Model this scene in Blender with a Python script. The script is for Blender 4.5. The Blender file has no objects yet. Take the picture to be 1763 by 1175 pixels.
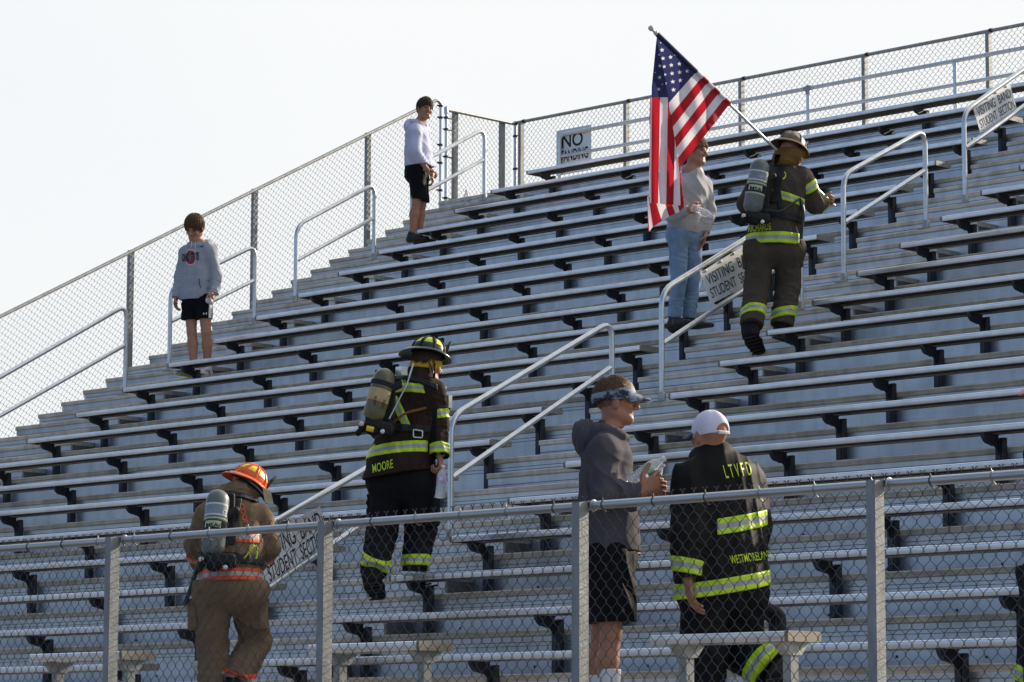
import bpy, bmesh, math, random
import numpy as np
from mathutils import Vector, Matrix
from mathutils.bvhtree import BVHTree
random.seed(7)
PI = math.pi
C0 = bpy.context.scene
COL = C0.collection
# ------------------------------------------------------------ camera (calibrated from the bench ends)
ZO = 8.5                                   # height of the front walkway datum above the field
CAM = np.array([25.4909, -26.3677, -6.9735 + ZO])
YAW, PITCH, ROLL, FPX = .7729546, .1335389, .0033041, 5334.04
FW = np.array([-math.sin(YAW)*math.cos(PITCH), math.cos(YAW)*math.cos(PITCH), math.sin(PITCH)])
_r = np.array([math.cos(YAW), math.sin(YAW), 0.]); _u = np.cross(_r, FW)
CR = _r*math.cos(ROLL) + _u*math.sin(ROLL); CU = -_r*math.sin(ROLL) + _u*math.cos(ROLL)
cd = bpy.data.cameras.new('camera'); cam = bpy.data.objects.new('camera', cd); COL.objects.link(cam)
cam.matrix_world = Matrix(((CR[0], CU[0], -FW[0], CAM[0]), (CR[1], CU[1], -FW[1], CAM[1]), (CR[2], CU[2], -FW[2], CAM[2]), (0, 0, 0, 1)))
cd.sensor_width = 36; cd.lens = FPX/1763*36; cd.clip_end = 3000; cd.clip_start = .1
C0.camera = cam
# ------------------------------------------------------------ sky, sun, exposure
SUN = Vector((.15, 1, .445)).normalized()
ELEV = math.asin(SUN.z); AZ = math.atan2(SUN.x, SUN.y)
W = bpy.data.worlds.new('World'); C0.world = W; W.use_nodes = True
nt = W.node_tree; bg = nt.nodes['Background']
sky = nt.nodes.new('ShaderNodeTexSky'); sky.sky_type = 'NISHITA'; sky.sun_disc = False
sky.sun_elevation = ELEV; sky.sun_rotation = AZ; sky.dust_density = 2.2; sky.air_density = 1.0; sky.ozone_density = 1.2
# thin bright haze on the sun's side of the sky, clearer and bluer behind the camera
geo = nt.nodes.new('ShaderNodeTexCoord'); dp = nt.nodes.new('ShaderNodeVectorMath'); dp.operation = 'DOT_PRODUCT'; dp.inputs[1].default_value = SUN
nt.links.new(geo.outputs['Generated'], dp.inputs[0])
mr = nt.nodes.new('ShaderNodeMapRange'); mr.interpolation_type = 'SMOOTHSTEP'; mr.inputs[1].default_value = -.25; mr.inputs[2].default_value = .62; nt.links.new(dp.outputs['Value'], mr.inputs[0])
cn = nt.nodes.new('ShaderNodeTexNoise'); cn.inputs['Scale'].default_value = 2.2; cn.inputs['Detail'].default_value = 5; nt.links.new(geo.outputs['Generated'], cn.inputs[0])
cm = nt.nodes.new('ShaderNodeMapRange'); cm.inputs[1].default_value = .3; cm.inputs[2].default_value = .7; cm.inputs[3].default_value = .93; cm.inputs[4].default_value = 1.07; nt.links.new(cn.outputs[0], cm.inputs[0])
mm = nt.nodes.new('ShaderNodeMath'); mm.operation = 'MULTIPLY'; nt.links.new(mr.outputs[0], mm.inputs[0]); nt.links.new(cm.outputs[0], mm.inputs[1])
tint = nt.nodes.new('ShaderNodeMixRGB'); tint.blend_type = 'MULTIPLY'; tint.inputs[0].default_value = 1; tint.inputs[2].default_value = (.87, .93, 1.09, 1); nt.links.new(sky.outputs[0], tint.inputs[1])
mx = nt.nodes.new('ShaderNodeMixRGB'); nt.links.new(mm.outputs[0], mx.inputs[0]); nt.links.new(tint.outputs[0], mx.inputs[1]); mx.inputs[2].default_value = (6.35, 6.45, 6.48, 1)
nt.links.new(mx.outputs[0], bg.inputs[0]); bg.inputs[1].default_value = .10
sl = bpy.data.lights.new('sun', 'SUN'); sl.energy = 5.0; sl.angle = math.radians(.5); sl.color = (1, .87, .70)
so = bpy.data.objects.new('sun', sl); COL.objects.link(so); so.rotation_euler = (-SUN).to_track_quat('-Z', 'Y').to_euler()
C0.view_settings.view_transform = 'Standard'; C0.view_settings.look = 'None'; C0.view_settings.exposure = 0.58
C0.view_settings.gamma = 1
# ------------------------------------------------------------ helpers
def lab(o, label=None, cat=None, group=None, kind=None):
    if label: o['label'] = label
    if cat: o['category'] = cat
    if group: o['group'] = group
    if kind: o['kind'] = kind
    return o
def thing(name, loc, label, cat, group=None, kind=None):
    o = bpy.data.objects.new(name, None); COL.objects.link(o); o.location = loc; o.empty_display_size = .2
    return lab(o, label, cat, group, kind)
def link(name, me, mats, parent=None, smooth=False):
    if smooth and len(me.polygons): me.polygons.foreach_set('use_smooth', [True]*len(me.polygons))
    o = bpy.data.objects.new(name, me); COL.objects.link(o)
    for m in (mats if isinstance(mats, (list, tuple)) else [mats]): me.materials.append(m)
    if parent is not None: o.parent = parent; o.matrix_parent_inverse = PW(parent).inverted()
    return o
def PW(o):
    m = o.matrix_basis.copy()
    if o.parent is not None: m = PW(o.parent) @ o.matrix_parent_inverse @ m
    return m
class MB:
    def __init__(s): s.v = []; s.f = []; s.m = []
    def add(s, v, f, m=0):
        b = len(s.v); s.v += [tuple(map(float, p)) for p in v]; s.f += [tuple(i+b for i in q) for q in f]; s.m += [m]*len(f)
    def box(s, a, b, m=0):
        x0, y0, z0 = a; x1, y1, z1 = b
        s.add([(x0,y0,z0),(x1,y0,z0),(x1,y1,z0),(x0,y1,z0),(x0,y0,z1),(x1,y0,z1),(x1,y1,z1),(x0,y1,z1)],
              [(0,3,2,1),(4,5,6,7),(0,1,5,4),(1,2,6,5),(2,3,7,6),(3,0,4,7)], m)
    def prism(s, poly, x0, x1, m=0):           # poly of (y,z), swept along x
        n = len(poly)
        s.add([(x0, y, z) for y, z in poly]+[(x1, y, z) for y, z in poly],
              [(i, (i+1) % n, n+(i+1) % n, n+i) for i in range(n)]+[tuple(range(n-1, -1, -1)), tuple(range(n, 2*n))], m)
    def tube(s, pts, r, n=10, m=0, caps=True, ref=None):
        P = [np.array(p, float) for p in pts]; rr = r if isinstance(r, (list, tuple)) else [r]*len(P)
        rings = []; up = None
        for i, p in enumerate(P):
            t = (P[min(i+1, len(P)-1)]-P[max(i-1, 0)]); t /= np.linalg.norm(t)+1e-12
            if up is None:
                up = np.array(ref if ref is not None else (0, 0, 1.)) if (ref is not None or abs(t[2]) < .9) else np.array((1., 0, 0))
            a = up-t*(up@t); a /= np.linalg.norm(a)+1e-12; up = a; b = np.cross(t, a)
            rings.append([p+(a*math.cos(2*PI*k/n)+b*math.sin(2*PI*k/n))*rr[i] for k in range(n)])
        f = []
        for i in range(len(P)-1):
            for k in range(n): f.append((i*n+k, i*n+(k+1) % n, (i+1)*n+(k+1) % n, (i+1)*n+k))
        if caps: f += [tuple(range(n-1, -1, -1)), tuple((len(P)-1)*n+k for k in range(n))]
        s.add([q for R_ in rings for q in R_], f, m)
    def lathe(s, prof, o, ax, n=20, m=0, lat=None):     # prof [(r,h)] around axis from o
        o = np.array(o, float); ax = np.array(ax, float); ax /= np.linalg.norm(ax)
        a = np.array(lat if lat is not None else ((1, 0, 0) if abs(ax[0]) < .8 else (0, 1, 0)), float); a -= ax*(a@ax); a /= np.linalg.norm(a); b = np.cross(ax, a)
        v = [o+ax*h+(a*math.cos(2*PI*k/n)+b*math.sin(2*PI*k/n))*r for r, h in prof for k in range(n)]
        f = [(i*n+k, i*n+(k+1) % n, (i+1)*n+(k+1) % n, (i+1)*n+k) for i in range(len(prof)-1) for k in range(n)]
        f += [tuple(range(n-1, -1, -1)), tuple((len(prof)-1)*n+k for k in range(n))]
        s.add(v, f, m)
    def mesh(s, name='m'):
        me = bpy.data.meshes.new(name); me.from_pydata(s.v, [], s.f); me.update()
        if any(s.m): me.polygons.foreach_set('material_index', s.m)
        return me
    def build(s, name, mats, parent=None, smooth=False, sharp=None):
        me = s.mesh(name); o = link(name, me, mats, parent, smooth or sharp is not None)
        if sharp is not None: me.set_sharp_from_angle(angle=math.radians(sharp))
        return o
def up3(p): return (p[0], p[1], p[2])
# ------------------------------------------------------------ materials
MATS = {}
def mat(name, col, rough=.5, metal=0, noise=0, nscale=30, nstretch=(1, 1, 1), bump=0, bscale=60, trans=0, spec=.5, sheen=0, alpha=1, ior=1.45, tl=0, dark=None, coords='Object', bdist=.01, bst=(1, 1, 1), blotch=0):
    if name in MATS: return MATS[name]
    m = bpy.data.materials.new(name); m.use_nodes = True; nt = m.node_tree; N = nt.nodes; L = nt.links
    b = N['Principled BSDF']; c = tuple(col)+(1,)
    b.inputs['Base Color'].default_value = c; b.inputs['Roughness'].default_value = rough; b.inputs['Metallic'].default_value = metal
    b.inputs['Specular IOR Level'].default_value = spec; b.inputs['IOR'].default_value = ior
    b.inputs['Transmission Weight'].default_value = trans; b.inputs['Alpha'].default_value = alpha
    if sheen: b.inputs['Sheen Weight'].default_value = sheen
    tc = None
    def coord(st):
        nonlocal tc
        if tc is None: tc = N.new('ShaderNodeTexCoord') if coords == 'Object' else N.new('ShaderNodeNewGeometry')
        mp = N.new('ShaderNodeMapping'); mp.inputs['Scale'].default_value = st
        L.new(tc.outputs['Object' if coords == 'Object' else 'Position'], mp.inputs[0]); return mp
    if noise:
        n = N.new('ShaderNodeTexNoise'); n.inputs['Scale'].default_value = nscale; n.inputs['Detail'].default_value = 6; n.inputs['Roughness'].default_value = .65
        L.new(coord(nstretch).outputs[0], n.inputs[0])
        r = N.new('ShaderNodeValToRGB'); r.color_ramp.elements[0].position = .3; r.color_ramp.elements[1].position = .7
        d = dark if dark else tuple(x*(1-noise) for x in col)
        r.color_ramp.elements[0].color = tuple(d)+(1,); r.color_ramp.elements[1].color = tuple(min(1, x*(1+noise*.35)) for x in col)+(1,)
        L.new(n.outputs[0], r.inputs[0]); L.new(r.outputs[0], b.inputs['Base Color'])
        if blotch:
            n3 = N.new('ShaderNodeTexNoise'); n3.inputs['Scale'].default_value = 1.0; n3.inputs['Detail'].default_value = 8; n3.inputs['Roughness'].default_value = .7; L.new(coord((.9, 1.6, 3.2)).outputs[0], n3.inputs[0])
            n4 = N.new('ShaderNodeTexNoise'); n4.inputs['Scale'].default_value = 9; n4.inputs['Detail'].default_value = 5; L.new(coord((1, .3, .12)).outputs[0], n4.inputs[0])
            ad = N.new('ShaderNodeMath'); ad.operation = 'ADD'; L.new(n3.outputs[0], ad.inputs[0]); L.new(n4.outputs[0], ad.inputs[1])
            m3 = N.new('ShaderNodeMapRange'); m3.inputs[1].default_value = .75; m3.inputs[2].default_value = 1.12; m3.inputs[3].default_value = 1-blotch; m3.inputs[4].default_value = 1.04; L.new(ad.outputs[0], m3.inputs[0])
            mu = N.new('ShaderNodeMixRGB'); mu.blend_type = 'MULTIPLY'; mu.inputs[0].default_value = 1; L.new(r.outputs[0], mu.inputs[1]); L.new(m3.outputs[0], mu.inputs[2]); L.new(mu.outputs[0], b.inputs['Base Color'])
        mr = N.new('ShaderNodeMapRange'); mr.inputs[3].default_value = rough*.85; mr.inputs[4].default_value = min(1, rough*1.2)
        L.new(n.outputs[0], mr.inputs[0]); L.new(mr.outputs[0], b.inputs['Roughness'])
    if bump:
        n2 = N.new('ShaderNodeTexNoise'); n2.inputs['Scale'].default_value = bscale; n2.inputs['Detail'].default_value = 4
        L.new(coord(bst).outputs[0], n2.inputs[0]); bp = N.new('ShaderNodeBump'); bp.inputs['Strength'].default_value = bump; bp.inputs['Distance'].default_value = bdist
        L.new(n2.outputs[0], bp.inputs['Height']); L.new(bp.outputs[0], b.inputs['Normal'])
    if tl:
        t = N.new('ShaderNodeBsdfTranslucent'); t.inputs[0].default_value = c; mx = N.new('ShaderNodeMixShader'); mx.inputs[0].default_value = tl
        out = N['Material Output']; L.new(b.outputs[0], mx.inputs[1]); L.new(t.outputs[0], mx.inputs[2]); L.new(mx.outputs[0], out.inputs[0])
    MATS[name] = m; return m
def tape(name, hi, mid=(.42, .43, .42)):       # trim tape: coloured edges, grey middle, from the mesh attribute 'bt'
    m = bpy.data.materials.new(name); m.use_nodes = True; N = m.node_tree.nodes; L = m.node_tree.links; b = N['Principled BSDF']
    a = N.new('ShaderNodeAttribute'); a.attribute_name = 'bt'; mr = N.new('ShaderNodeMapRange'); mr.inputs[1].default_value = -1; mr.inputs[2].default_value = 1
    r = N.new('ShaderNodeValToRGB'); r.color_ramp.interpolation = 'CONSTANT'; e = r.color_ramp.elements
    e[0].position = 0; e[0].color = hi+(1,); e[1].position = .34; e[1].color = mid+(1,); k = e.new(.67); k.color = hi+(1,)
    L.new(a.outputs['Fac'], mr.inputs[0]); L.new(mr.outputs[0], r.inputs[0])
    n = N.new('ShaderNodeTexNoise'); n.inputs['Scale'].default_value = 14; n.inputs['Detail'].default_value = 6; g = N.new('ShaderNodeNewGeometry'); L.new(g.outputs['Position'], n.inputs[0])
    m2 = N.new('ShaderNodeMapRange'); m2.inputs[1].default_value = .35; m2.inputs[2].default_value = .7; m2.inputs[3].default_value = .72; m2.inputs[4].default_value = 1; L.new(n.outputs[0], m2.inputs[0])
    mu = N.new('ShaderNodeMixRGB'); mu.blend_type = 'MULTIPLY'; mu.inputs[0].default_value = 1; L.new(r.outputs[0], mu.inputs[1]); L.new(m2.outputs[0], mu.inputs[2])
    L.new(mu.outputs[0], b.inputs['Base Color']); b.inputs['Roughness'].default_value = .42; return m
ALU = dict(coords='World')
M = {}
M['seat'] = mat('seat_aluminium', (.80, .81, .87), .30, .86, .12, 3.5, (.35, 6, 6), .10, 14, blotch=.14, **ALU)
M['cap'] = mat('worn_end_cap', (.30, .29, .27), .6, .5, .5, 60, bump=.9, bscale=160, bdist=.004, **ALU)
M['riser'] = mat('riser_aluminium', (.58, .60, .655), .38, .65, .18, 2.2, (.25, 3, 3), .05, 20, blotch=.20, **ALU)
M['under'] = mat('shaded_underside', (.035, .032, .030), .8, .1, .4, 8, **ALU)  # shade beneath the seat planks, put into the base colour
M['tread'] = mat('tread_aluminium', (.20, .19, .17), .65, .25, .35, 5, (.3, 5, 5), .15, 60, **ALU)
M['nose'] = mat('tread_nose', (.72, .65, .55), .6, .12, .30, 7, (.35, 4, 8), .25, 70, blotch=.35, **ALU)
M['bracket'] = mat('bracket_steel', (.055, .06, .075), .55, .35, .4, 12, bump=.1, **ALU)
M['pipe'] = mat('aluminium_pipe', (.66, .69, .72), .33, .85, .18, 6, (2, 2, 2), .05, 60, **ALU)
M['galv'] = mat('galvanised_steel', (.42, .43, .42), .5, .7, .35, 16, bump=.25, bscale=80, **ALU)
M['rail'] = mat('smooth_galvanised_rail', (.52, .54, .56), .42, .85, .2, 5, (.5, 3, 3), .08, 60, **ALU)
M['galv_post'] = mat('galvanised_post', (.32, .33, .33), .5, .55, .30, 20, (1, 1, .3), bump=.2, bscale=90, **ALU)
M['wire'] = mat('fence_wire', (.075, .08, .095), .33, .75, .25, 30, **ALU)
M['wire_far'] = mat('old_fence_wire', (.26, .27, .28), .5, .6, .25, 30, **ALU)
M['clamp'] = mat('dark_clamp', (.06, .06, .065), .5, .5, .3, 30, **ALU)
M['conc'] = mat('walkway_concrete', (.38, .36, .33), .85, 0, .25, 3, bump=.3, bscale=40, **ALU)
M['sign'] = mat('sign_plate', (.76, .78, .78), .5, .1, .15, 9, bump=.05, **ALU)
M['ink'] = mat('sign_ink', (.012, .012, .014), .6, 0, .3, 40, **ALU)
M['grass'] = mat('field_grass', (.10, .095, .045), .95, 0, .5, .6, bump=.4, bscale=8, **ALU)
M['track'] = mat('running_track', (.15, .115, .095), .9, 0, .3, 2, bump=.3, bscale=60, **ALU)
M['rivet'] = mat('bolt_head', (.75, .74, .7), .3, .9)
# ------------------------------------------------------------ grandstand
RUN, RISE = .61, .3167455
XL, XR, XE = 7.868, 9.25, 18.4            # middle section's right end, right section's left end, far right end
XD = -1.76                                # deck's left edge
NR = 21
def sy(k): return -k*RUN
def sz(k): return -k*RISE + ZO
TR = -.105                                # tread level relative to the seat in front of it
WALK = 1.63                               # front walkway level
def flat(name, x0, x1, y0, y1, z, m):
    b = MB(); b.add([(x0, y0, z), (x1, y0, z), (x1, y1, z), (x0, y1, z)], [(0, 1, 2, 3)]); return lab(b.build(name, m), kind='structure')
flat('ground', -900, 900, -900, 900, 0, M['grass'])
flat('running_track', -900, 900, -27.5, -17.6, .004, M['track'])
b = MB(); b.box((-30, -16.15, 0.0), (60, -12.35, WALK)); lab(b.build('walkway', M['conc']), kind='structure')

gs = thing('grandstand', (8, -6, WALK), 'large silver aluminium grandstand with stepped decks rising under the rows of seats', 'grandstand')
XF = XE + .3
for k in range(NR+1):                     # tread k lies behind seat k, its riser climbs from tread k+1
    y0 = sy(k)+.25; z = sz(k)+TR; zb = z-RISE if k < NR-1 else (WALK-.02)
    if k == NR: break
    back = y0+RUN+.02 if k > 0 else 1.86
    b = MB(); th = .046                    # tread plank: rounded nose, then the deck with open joints between planks
    b.prism([(y0, z-th), (y0-.006, z-th+.006), (y0-.006, z-.008), (y0+.002, z), (y0+.19, z), (y0+.19, z-th)], XD, XF)
    y = y0+.196
    while y < back-.02:
        y2 = min(y+.19, back); b.box((XD, y, z-th), (XF, y2, z-.001)); y = y2+.006
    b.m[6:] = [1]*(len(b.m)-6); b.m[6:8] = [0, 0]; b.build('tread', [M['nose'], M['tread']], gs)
    b = MB(); t = z-th                     # riser boards with shadow gaps
    ys = y0+.012
    b.box((XD+.002, ys, t-.036), (XF, ys+.03, t-.0005)); b.box((XD+.002, ys, t-.062), (XF, ys+.03, t-.041)); b.box((XD+.002, ys+.004, zb), (XF, ys+.03, t-.066))
    b.box((XD+.003, ys+.024, zb), (XF, ys+.045, t-.0006))
    for i_ in range(20):
        xb_ = XD+.55+i_*1.0+random.uniform(-.3, .3); q_ = len(b.f); b.lathe([(.009, 0), (.009, .005), (.005, .008)], (xb_, ys+.004, zb+.055+random.uniform(0, .02)), (0, -1, 0), 7, m=1)
    b.build('riser', [M['riser'], M['clamp']], gs)
    if k < NR-1:
      for xa, xb in ((XD, -.0), (XL+.004, XR-.002)):     # half step inside each aisle
        hz = z-RISE/2; f = y0-.30; b = MB()
        b.prism([(f, hz-.044), (f-.005, hz-.038), (f-.005, hz-.007), (f+.002, hz), (f+.145, hz), (f+.145, hz-.044)], xa, xb)
        b.box((xa, f+.150, hz-.044), (xb, y0+.010, hz-.001))
        st = b.build('aisle_step', M['nose'], gs)
        b = MB(); b.box((xa+.003, f+.010, hz-.098), (xb-.003, f+.034, hz-.0445)); b.box((xa+.003, f+.010, zb+.001), (xb-.003, f+.034, hz-.104)); b.box((xa+.004, f+.03, zb+.001), (xb-.004, f+.05, hz-.05))
        b.build('step_front', M['riser'], st)
        b = MB()
        for j, (p, q) in enumerate(((zb+.001, zb+.035), (zb+.038, zb+.072), (zb+.075, hz-.045))): b.box((xb-.014, f+.036, p), (xb-.003, y0+.008, q))
        b.box((xb-.03, f+.05, zb+.001), (xb-.018, y0+.008, hz-.046))
        b.build('step_end', M['endp'] if 'endp' in M else M.setdefault('endp', mat('step_end_panel', (.20, .20, .21), .6, .4, .3, 14, **ALU)), st)
b = MB()                                   # steel frame below the deck
for x in [XD+.1+i*1.85 for i in range(12)]:
    b.prism([(sy(20)+.3, WALK), (sy(20)+.3, sz(20)-.5), (.4, sz(0)-.42), (1.8, sz(0)-.42), (1.8, sz(0)-.3), (.3, sz(0)-.3), (sy(20)+.45, sz(20)-.36), (sy(20)+.45, WALK)], x, x+.08)
    for yy in (-9, -6, -3, 1.7): b.box((x, yy, 0), (x+.08, yy+.1, sz(-yy/RUN if yy < 0 else 0)-.45))
b.build('stringer', M['bracket'], gs)

def seat_prof(y, z):                       # rounded plank, front edge at y, centred on z
    h = .023; p = []
    def arc(cy, cz, r, a0, a1, n=6):
        for i in range(n+1): a = math.radians(a0+(a1-a0)*i/n); p.append((cy+r*math.cos(a), cz+r*math.sin(a)))
    arc(y+.008, z-h+.006, .006, 270, 180, 3); arc(y+.012, z+h-.012, .012, 180, 90)
    arc(y+.240-.017, z+h-.017, .017, 90, 0); arc(y+.240-.008, z-h+.006, .006, 0, -90, 3)
    p += [(y+.205, z-h), (y+.205, z-h+.012), (y+.036, z-h+.012), (y+.036, z-h)]
    return p[::-1]
def bench(k, x0, x1, label, group, brx):
    y, z = sy(k), sz(k)
    t = thing('bleacher_bench', ((x0+x1)/2, y+.12, z), label, 'bench', group)
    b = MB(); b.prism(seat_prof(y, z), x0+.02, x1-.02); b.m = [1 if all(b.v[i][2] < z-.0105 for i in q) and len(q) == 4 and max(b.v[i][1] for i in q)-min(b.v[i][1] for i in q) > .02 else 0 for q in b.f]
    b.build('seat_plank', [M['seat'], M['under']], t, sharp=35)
    for xa, xb in ((x0, x0+.019), (x1-.019, x1)):
        b = MB(); c = [(yy+(.0015 if yy > y+.12 else -.0015), zz+(.0015 if zz > z else -.0015)) for yy, zz in seat_prof(y, z)[:-4] if True]
        pf = seat_prof(y, z); pf = [q for q in pf if not (abs(q[1]-(z-.023)-.012) < 1e-6)]
        b.prism([(yy+(.0015 if yy > y+.12 else -.0015), zz+(.0015 if zz > z else -.0015)) for yy, zz in pf], xa, xb)
        b.build('end_cap', M['cap'], t, sharp=35)
    for x in brx:
        b = MB(); zt = z-.0255
        prof = [(y+.006, zt), (y+.012, zt-.018), (y+.026, zt-.040), (y+.044, zt-.058), (y+.066, zt-.068), (y+.095, zt-.072), (y+.125, zt-.080), (y+.152, zt-.100), (y+.170, zt-.14), (y+.178, zt-.14), (y+.178, zt)]
        b.prism(prof, x-.02, x-.012); b.prism([(a, c) for a, c in prof][:6]+[(y+.14, zt-.082), (y+.14, zt-.074)]+[(a, c+.008) for a, c in prof[:6]][::-1], x-.045, x-.020)
        b.box((x-.045, y+.022, zt-.004), (x-.0205, y+.2, zt-.0003))
        b.box((x-.045, y+.182, z-.42), (x-.037, y+.238, zt-.03)); b.box((x+.008, y+.182, z-.42), (x+.016, y+.238, zt-.03)); b.box((x-.0365, y+.226, z-.42), (x+.0075, y+.2345, zt-.03))
        b.box((x-.0365, y+.182, z-.42), (x-.001, y+.190, zt-.034))
        b.box((x-.03, y+.2, zt-.0295), (x+.02, y+.235, zt-.022))
        b.build('support_bracket', M['bracket'], t)
    return t
ORD = ['top', 'second', 'third', 'fourth', 'fifth', 'sixth', 'seventh', 'eighth', 'ninth', 'tenth', 'eleventh', 'twelfth', 'thirteenth', 'fourteenth', 'fifteenth', 'sixteenth', 'seventeenth', 'eighteenth', 'nineteenth', 'twentieth', 'lowest']
BM = [.25+1.85*i for i in range(5)]; BR = [9.46+1.86*i for i in range(5)]
for k in range(NR):
    w = ORD[k]+(' row' if k in (0, 20) else ' row down from the top')
    bench(k, 0, XL, 'long silver aluminium plank bench between the two aisles, '+w, 'aluminium benches of the middle section', BM)
for k in range(NR):
    w = ORD[k]+(' row' if k in (0, 20) else ' row down from the top')
    if k == 0: w = 'top row behind the upper sign'
    bench(k, XR, XE, 'silver aluminium plank bench right of the sign aisle, '+w, 'aluminium benches of the right section', BR)

# ------------------------------------------------------------ handrails
def bend(pts, r=.15, n=6):                # round the corners of a polyline
    P = [np.array(p, float) for p in pts]; out = [P[0]]
    for i in range(1, len(P)-1):
        a = P[i-1]-P[i]; c = P[i+1]-P[i]; a /= np.linalg.norm(a); c /= np.linalg.norm(c)
        for j in range(n+1):
            s = j/n; out.append((1-s)**2*(P[i]+a*r)+2*s*(1-s)*P[i]+s*s*(P[i]+c*r))
    out.append(P[-1]); return out
def handrail(X, ylo, yhi, zlo_base, zhi_base, hlo, hhi, label, group, mlo=.34, mhi=.34):
    # two posts with sockets, sloping top rail bent out of the posts, straight middle rail
    t = thing('aisle_handrail', (X, ylo, zlo_base), label, 'handrail', group); r = .0235
    pts = bend([(X, ylo, zlo_base), (X, ylo, zlo_base+hlo), (X, yhi, zhi_base+hhi), (X, yhi, zhi_base)])
    b = MB(); b.tube(pts, r, 14, ref=(1, 0, 0)); b.build('bent_rail', M['pipe'], t, sharp=60)
    b = MB(); b.tube([(X, ylo+.02, zlo_base+mlo), (X, yhi-.02, zhi_base+mhi)], r*.93, 14, ref=(1, 0, 0)); b.build('middle_rail', M['pipe'], t, sharp=60)
    for y, z in ((ylo, zlo_base), (yhi, zhi_base)):
        b = MB(); b.lathe([(.034, -.002), (.034, .075), (.031, .08), (.0245, .081)], (X, y, z), (0, 0, 1), 16); b.build('post_socket', M['galv'], t, sharp=40)
        b = MB()
        for dx in (-.05, .05): b.lathe([(.008, 0), (.008, .008), (.004, .011)], (X+dx, y-.03, z+.001), (0, 0, 1), 8)
        b.box((X-.07, y-.045, z-.002), (X+.07, y+.045, z+.003)); b.build('base_plate', M['galv'], t)
    return t
def hb(k): return sy(k)+.60, sz(k)+.0555    # base point on the half step behind row k
def at(px, py, X=None, Y=None, Z=None):
    d = FW+CR*(px-881.5)/FPX-CU*(py-587.5)/FPX
    t = (X-CAM[0])/d[0] if X is not None else ((Y-CAM[1])/d[1] if Y is not None else (Z-CAM[2])/d[2])
    return CAM+d*t
GR = 'handrails in the aisles'
def rail2(X, klo, khi, tlo, thi, mlo, mhi, label):
    ya, za = hb(klo); yb, zb = hb(khi)
    if klo > 20: za = WALK+.001
    q = at(*tlo, X=X); s = at(*thi, X=X); dq = (s[2]-q[2])/(s[1]-q[1])     # top rail line
    q2 = at(*mlo, X=X); s2 = at(*mhi, X=X); d2 = (s2[2]-q2[2])/(s2[1]-q2[1])
    return handrail(X, ya, yb, za, zb, q[2]+dq*(ya-q[1])-za, q[2]+dq*(yb-q[1])-zb, label, GR, q2[2]+d2*(ya-q2[1])-za, q2[2]+d2*(yb-q2[1])-zb)
XA, XB = -.70, 8.65
rail2(XA, 13, 10, (0, 650), (180, 547), (0, 715), (205, 602), 'bent pipe handrail in the left aisle, lowest one, cut by the photo edge')
rail2(XA, 9, 7, (310, 487), (415, 435), (300, 550), (430, 488), 'bent pipe handrail in the left aisle beside the teen in the logo hoodie')
rail2(XA, 6, 4, (525, 381), (620, 330), (515, 445), (636, 381), 'bent pipe handrail in the left aisle between the two hoodie teens')
rail2(XA, 3, 1, (740, 272), (815, 232), (740, 325), (828, 279), 'bent pipe handrail in the left aisle, topmost, beside the standing bottle')
HR1 = rail2(XB, 21, 18, (480, 895), (633, 806), (480, 1000), (640, 893), 'bent pipe handrail with a sign beside the orange helmet firefighter')
rail2(XB, 17, 14, (805, 701), (1025, 570), (800, 806), (1045, 640), 'bent pipe handrail without sign rising behind the visor teen')
HR3 = rail2(XB, 13, 10, (1165, 485), (1278, 415), (1160, 578), (1280, 500), 'bent pipe handrail with a sign beside the flag carrying firefighter')
rail2(XB, 9, 7, (1470, 292), (1572, 235), (1460, 378), (1585, 300), 'bent pipe handrail without sign above the flag carrying firefighter')
HR5 = rail2(XB, 6, 3, (1680, 178), (1763, 119), (1670, 248), (1763, 183), 'bent pipe handrail with the uppermost sign at the right photo edge')

def text_mesh(txt, size=1.0, sx=1.0, ext=.002, bold=.0):
    cu = bpy.data.curves.new('t', 'FONT'); cu.body = txt; cu.size = size; cu.extrude = ext; cu.offset = bold
    o = bpy.data.objects.new('t', cu); COL.objects.link(o); bpy.context.view_layer.update()
    me = bpy.data.meshes.new_from_object(o.evaluated_get(bpy.context.evaluated_depsgraph_get())); bpy.data.objects.remove(o)
    return me
def text_on(name, txt, O, E1, E2, m, parent, N=None, ext=.001, bold=0, fit=True):
    # maps unit text box: x along E1 (full width), y along E2 (cap height), z along N
    me = text_mesh(txt, 1, 1, 0 if ext == 0 else .5, bold); n = len(me.vertices); co = np.empty(n*3); me.vertices.foreach_get('co', co); co = co.reshape(-1, 3)
    x0, x1 = co[:, 0].min(), co[:, 0].max(); y0, y1 = co[:, 1].min(), co[:, 1].max()
    if N is None: N = np.cross(E1, E2); N = N/np.linalg.norm(N)
    u = (co[:, 0]-x0)/(x1-x0); v = (co[:, 1]-y0)/(y1-y0)
    P = np.array(O)+u[:, None]*np.array(E1)+v[:, None]*np.array(E2)+(co[:, 2]*2*ext)[:, None]*np.array(N)
    me.vertices.foreach_set('co', P.astype(np.float32).ravel()); me.update()
    return link(name, me, m, parent)
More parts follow.
